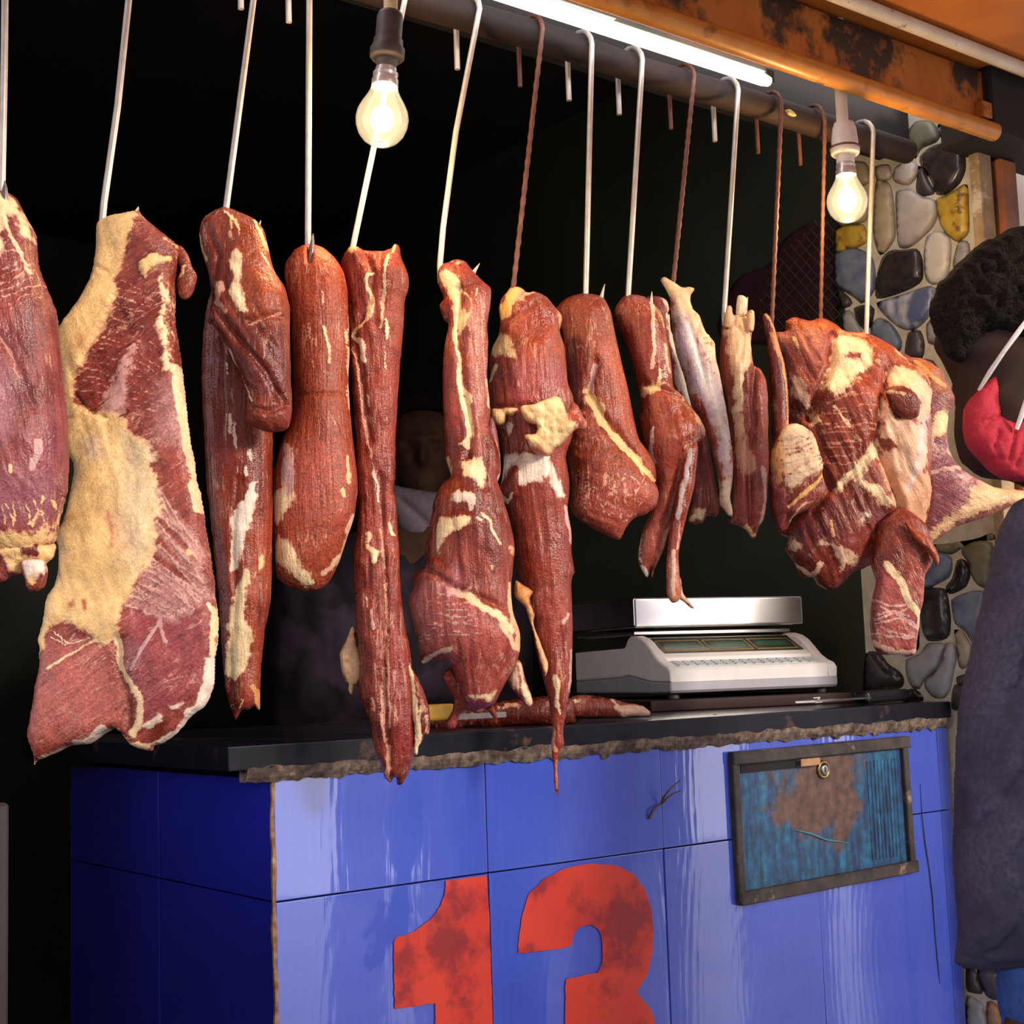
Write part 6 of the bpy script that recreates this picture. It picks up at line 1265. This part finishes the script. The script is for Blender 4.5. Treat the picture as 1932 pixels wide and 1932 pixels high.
tag(kn2, 'black-handled knife on the worktop beside the stone pillar', 'knife')
M_scrap = meat_mat('scrap_fat', (.55, .36, .28), (.70, .50, .40), seed=17)
for lab, px, py, sz, yy in (('whitish fat scrap on the worktop rim before the scale, the largest crumb', 1349, 1351, 6, .02), ('pale fat crumb at the worktop edge left of the drawer', 1322, 1365, 5, -.004), ('small pale crumb beside the largest crumb', 1340, 1354, 3, .01), ('small red meat crumb at the worktop edge right of the thin tail', 1177, 1388, 5, -.009)):
    p = aty(px, py, yy); f_ = Frame((p[0], p[1], max(p[2], 1.0385)))
    c_ = [(px + sz * (1 + .3 * math.sin(3 * a)) * math.cos(a), py + sz * .7 * (1 + .3 * math.cos(2 * a)) * math.sin(a)) for a in np.linspace(0, 2 * math.pi, 9)[:-1]]
    o = inflate('meat_crumb', c_, f_, m7 if 'red' in lab else M_scrap, s=2.5, T=.006)
    tag(o, lab, 'scrap', 'crumbs on the worktop')
ZT = zm(1032, 1050, 900 / 1932)
bw = empty('bent_wire', Matrix.Translation(Vector(aty(1245, 1520, 0))))
iv = bw.matrix_world.inverted()
M_bw = nmat('dark_wire', (.05, .035, .03), (.12, .08, .06), 60, .5, metal=.3)
tube_obj('strand', [iv @ Vector(aty(x, y, yy)) for (x, y), yy in zip(ZT((412, 1062), (430, 1025), (462, 1002), (472, 975), (500, 940), (540, 905)), (-.002, -.006, -.004, -.012, -.020, -.028))], [.0022, .0020, .0016, .0014, .0012, .0008], M_bw, bw, 7)
tube_obj('strand', [iv @ Vector(aty(x, y, yy)) for (x, y), yy in zip(ZT((462, 1004), (485, 978), (510, 960), (542, 948)), (-.004, -.012, -.018, -.024))], [.0016, .0014, .0012, .0008], M_bw, bw, 7)
tag(bw, 'two bent dark wires sticking out of the tile joint above the 3', 'wire')
th = tube_obj('black_thread', [aty(x, y, -.0016) for x, y in ZT((1512, 920), (1520, 1050), (1532, 1160), (1548, 1260), (1562, 1380), (1570, 1500), (1582, 1640), (1592, 1730))], [.0004, .0007, .0009, .0008, .0009, .0007, .0008, .0004], nmat('black_cord', (.01, .01, .015), None, 30, .6), n=6)
tag(th, 'thin black cord hanging down the tiles right of the drawer', 'cord')

fcl = Frame((1.393, .5, 1.8), U=(0, -1, 0), N=(-1, 0, 0))
o = inflate('hanging_cloth', [(1362, 640), (1370, 560), (1398, 520), (1450, 500), (1480, 450), (1530, 420), (1565, 440), (1570, 640)], fcl, nmat('dark_magenta_cloth', (.030, .006, .014), (.055, .010, .024), 20, .9, .3), s=9, T=.005, lump=.003, lumpwl=30)
tag(o, 'dark magenta cloth hanging behind the wire mesh', 'cloth')

# ------------------------------------------------------------------ neighbouring partition at the left
xn = aty(8, 1700, -.45)[0]
pn_ = empty('wooden_partition', Matrix.Translation((xn - .3, -.45, 0)))
box_obj('panel', (-.3, .296, .004, .80, 0, 1.03), M_dark, pn_)
box_obj('edge_strip', (.292, .302, -.004, .006, 0, 1.03), M_edge, pn_, bev=.002)
tag(pn_, 'dark partition with a worn wooden edge at the lower left corner', 'partition')

# ------------------------------------------------------------------ person at the right
M_skin = nmat('shade_dark_brown_skin', (.022, .009, .006), (.036, .015, .009), 40, .7, .15, spec=.25)  # the face's deep shade is in this skin colour; the ear is lighter
M_hair = nmat('black_curly_hair', (.003, .0025, .0025), (.018, .010, .006), 320, .9, 1.0, bdist=.006, spec=.2)
M_jkt = nmat('navy_grey_jacket', (.040, .036, .075), (.070, .064, .108), 160, .85, .35, c3=(.026, .022, .050), scale3=6, lo3=.45, hi3=.62)
M_jean = nmat('blue_trousers', (.012, .05, .20), (.02, .075, .27), 120, .8, .3)
M_mask = nmat('red_cloth_mask', (.36, .009, .024), (.46, .016, .036), 300, .8, .4)
M_strap = nmat('white_elastic', (.70, .66, .64), (.62, .58, .57), 200, .7, .2)
fp = Frame(atd(2016, 1300, 1.66))
pe = empty('person', fp.mat()); tag(pe, 'person in dark jacket and red face mask bending towards the meat at the right edge', 'person')
body_o = [(1762, 655), (1785, 692), (1797, 720), (1803, 760), (1800, 820), (1812, 868), (1850, 900), (1905, 908), (1940, 925), (1962, 965), (1950, 1020), (1915, 1100), (1880, 1250), (1865, 1400), (1860, 1600), (1915, 1850), (1940, 2300), (1930, 2700), (1925, 2980), (1830, 3040), (1800, 3085), (2000, 3095), (2120, 3085), (2130, 2900), (2140, 2500), (2160, 2000), (2190, 1700), (2185, 1300), (2170, 1080), (2120, 960), (2090, 860), (2100, 760), (2110, 640), (2080, 520), (2000, 462), (1900, 470), (1820, 540), (1775, 605)]
inflate('body', body_o, fp, M_skin, s=11, T=.105, a=.85, parent=pe, lump=.003, lumpwl=60, bumps=[(1815, 700, 18, 14, 0, -.008), (1850, 760, 40, 40, 0, .006)])
inflate('hair', [(1743, 602), (1746, 572), (1762, 545), (1790, 510), (1830, 475), (1880, 452), (1932, 436), (2000, 428), (2075, 455), (2120, 530), (2135, 640), (2115, 780), (2060, 830), (2010, 790), (1985, 745), (1960, 700), (1935, 690), (1905, 680), (1870, 650), (1835, 655), (1805, 690), (1785, 695), (1768, 680), (1752, 640)], fp, M_hair, s=5, T=.085, a=1.1, parent=pe, dz=.030, rag=4, lump=.012, lumpwl=12)
ear = inflate('ear', [(1920, 660), (1935, 640), (1955, 645), (1962, 670), (1955, 700), (1940, 722), (1928, 715), (1922, 690)], fp, nmat('ear_skin', (.11, .05, .034), (.14, .065, .045), 40, .5), s=4, T=.014, parent=pe, dz=.105, creases=[([(1935, 655), (1948, 670), (1940, 700)], 4, -.004)])
mk = inflate('face_mask', ZH((300, 1225), (370, 1140), (440, 1080), (472, 1064), (483, 1110), (486, 1200), (500, 1300), (580, 1335), (660, 1318), (722, 1308), (712, 1450), (692, 1672), (560, 1668), (480, 1630), (430, 1570), (340, 1480), (305, 1400), (298, 1300)), fp, M_mask, s=4, T=.034, a=1.1, back=2.5, parent=pe, dz=.062,
             creases=[(ZH((400, 1340), (480, 1300), (500, 1310)), 3, -.006), (ZH((560, 1350), (540, 1450), (520, 1560)), 4, -.006), (ZH((640, 1370), (600, 1470), (560, 1600)), 4, -.005), (ZH((460, 1400), (430, 1480), (470, 1560)), 4, -.004)], lump=.004, lumpwl=24)
def fpp(px, py, n): # a point in front of the person's plane
    q = on_plane([(px, py)], fp.O + fp.N * n, fp.N)[0]
    return Vector(fp.local(q))
for pts_, r_ in (([(1847, 736, .066), (1868, 702, .085), (1895, 662, .098), (1920, 628, .105), (1940, 600, .100)], (.0020, .0030, .0026, .0031, .0024)), ([(1918, 810, .085), (1927, 785, .09), (1938, 750, .094), (1948, 715, .096)], (.0024, .0030, .0026, .0026))):
    tube_obj('strap', [fpp(*p) for p in pts_], list(r_), M_strap, mk, 7)
jk = inflate('jacket', [(1912, 950), (1886, 1000), (1873, 1060), (1853, 1150), (1831, 1250), (1813, 1340), (1805, 1500), (1803, 1650), (1810, 1745), (1802, 1800), (1802, 1816), (1820, 1826), (1870, 1832), (1932, 1824), (2050, 1822), (2200, 1815), (2230, 1800), (2232, 1400), (2222, 1100), (2165, 960), (2050, 905), (1970, 925)], fp, M_jkt, s=6, T=.165, a=.9, parent=pe, lump=.010, lumpwl=70, fibre=(118, 34, 170, .012),
             creases=[([(1806, 1800), (1860, 1808), (1932, 1800), (2100, 1798)], 4, -.004), ([(1890, 1040), (1932, 1080), (1980, 1100)], 10, -.006), ([(1880, 1120), (1940, 1110)], 9, -.004)])
inflate('trousers', [(1878, 1780), (1880, 1840), (1881, 1890), (1893, 1940), (1915, 2100), (1912, 2500), (1905, 2960), (2000, 2990), (2150, 2970), (2165, 2500), (2185, 2100), (2205, 1790), (2050, 1770)], fp, M_jean, s=10, T=.125, a=.9, parent=pe, lump=.006, lumpwl=60)
# arm on the near side: sleeve, hand with five fingers
slv = inflate('sleeve', [(1985, 960), (2060, 950), (2130, 990), (2150, 1200), (2120, 1450), (2060, 1660), (2010, 1790), (1950, 1770), (1965, 1600), (1985, 1350), (1975, 1100)], fp, M_jkt, s=9, T=.06, parent=pe, dz=.17, lump=.006, lumpwl=50)
hd = inflate('hand', [(1960, 1760), (2000, 1775), (2000, 1830), (2008, 1880), (2000, 1960), (1985, 2000), (1940, 2000), (1918, 1975), (1908, 1935), (1920, 1890), (1938, 1860), (1948, 1810)], fp, M_skin, s=6, T=.018, parent=pe, dz=.17)
for fpts in ([(1915, 1925), (1903, 1970), (1898, 2010), (1902, 2040)], [(1925, 1985), (1918, 2050), (1922, 2100), (1932, 2130)], [(1945, 1990), (1940, 2065), (1945, 2120), (1955, 2150)], [(1965, 1992), (1964, 2060), (1968, 2110), (1976, 2135)], [(1985, 1985), (1988, 2035), (1990, 2070), (1995, 2090)]):
    tube_obj('finger', [fpp(x, y, .17 + .012 * i * i / 4) for i, (x, y) in enumerate(fpts)], [.0100, .0092, .0084, .0050], M_skin, hd, 8)

# ------------------------------------------------------------------ man in the dark behind the counter
M_skin2 = nmat('shaded_brown_skin', (.060, .027, .017), (.085, .040, .026), 40, .6, .15, spec=.3)
fm = Frame(atd(800, 870, 3.2))
mn_ = empty('person', fm.mat()); tag(mn_, 'person standing in the dark behind the meat, pale mask pulled under the chin', 'person')
inflate('body', [(800, 764), (838, 770), (860, 800), (866, 850), (858, 895), (838, 930), (834, 965), (900, 990), (960, 1020), (985, 1100), (990, 1500), (960, 1900), (930, 2160), (820, 2180), (680, 2180), (650, 1900), (620, 1500), (615, 1100), (640, 1020), (700, 990), (768, 965), (762, 930), (742, 895), (734, 850), (740, 800), (762, 770)], fm, M_skin2, s=5, T=.10, a=.95, parent=mn_,
        bumps=[(800, 866, 9, 18, 0, .022), (800, 878, 13, 7, 0, .010), (772, 846, 13, 8, 0, -.010), (826, 846, 13, 8, 0, -.010), (800, 832, 40, 6, 0, .006), (765, 872, 16, 14, 0, .006), (834, 872, 16, 14, 0, .006), (798, 913, 20, 4, 0, .006), (798, 921, 16, 4, 0, .006)], creases=[([(780, 917), (798, 918), (818, 917)], 2, -.005)])
inflate('hair', [(736, 815), (738, 785), (752, 760), (775, 746), (800, 742), (828, 746), (852, 760), (866, 785), (868, 815), (856, 800), (835, 785), (800, 780), (765, 785), (748, 800)], fm, M_hair, s=4, T=.08, parent=mn_, dz=.03, lump=.006, lumpwl=8, rag=1.5)
inflate('face_mask', [(738, 920), (760, 924), (800, 931), (826, 934), (850, 926), (852, 955), (836, 995), (812, 1024), (778, 1022), (752, 1000), (738, 960)], fm, nmat('pale_mask_cloth', (.20, .17, .24), (.26, .22, .30), 100, .8, .2), s=4, T=.05, parent=mn_, dz=.055, creases=[([(760, 950), (800, 985), (820, 1010)], 8, -.008), ([(740, 932), (800, 941), (850, 936)], 2, -.002)])
M_camo = nmat('dark_patterned_shirt', (.007, .004, .012), (.034, .020, .048), 9, .85, .2, lo=.48, hi=.56)
inflate('shirt', [(770, 985), (700, 992), (640, 1012), (560, 1040), (515, 1085), (500, 1250), (505, 1500), (560, 1560), (760, 1600), (950, 1560), (1000, 1500), (1005, 1250), (998, 1085), (960, 1020), (890, 990), (840, 985), (800, 1010)], fm, M_camo, s=8, T=.13, a=.9, parent=mn_, dz=-.01, lump=.010, lumpwl=50)
inflate('trousers', [(600, 1540), (760, 1580), (1000, 1540), (985, 1900), (950, 2160), (640, 2160), (615, 1900)], fm, M_dark, s=14, T=.13, parent=mn_)
bpy.context.view_layer.update()
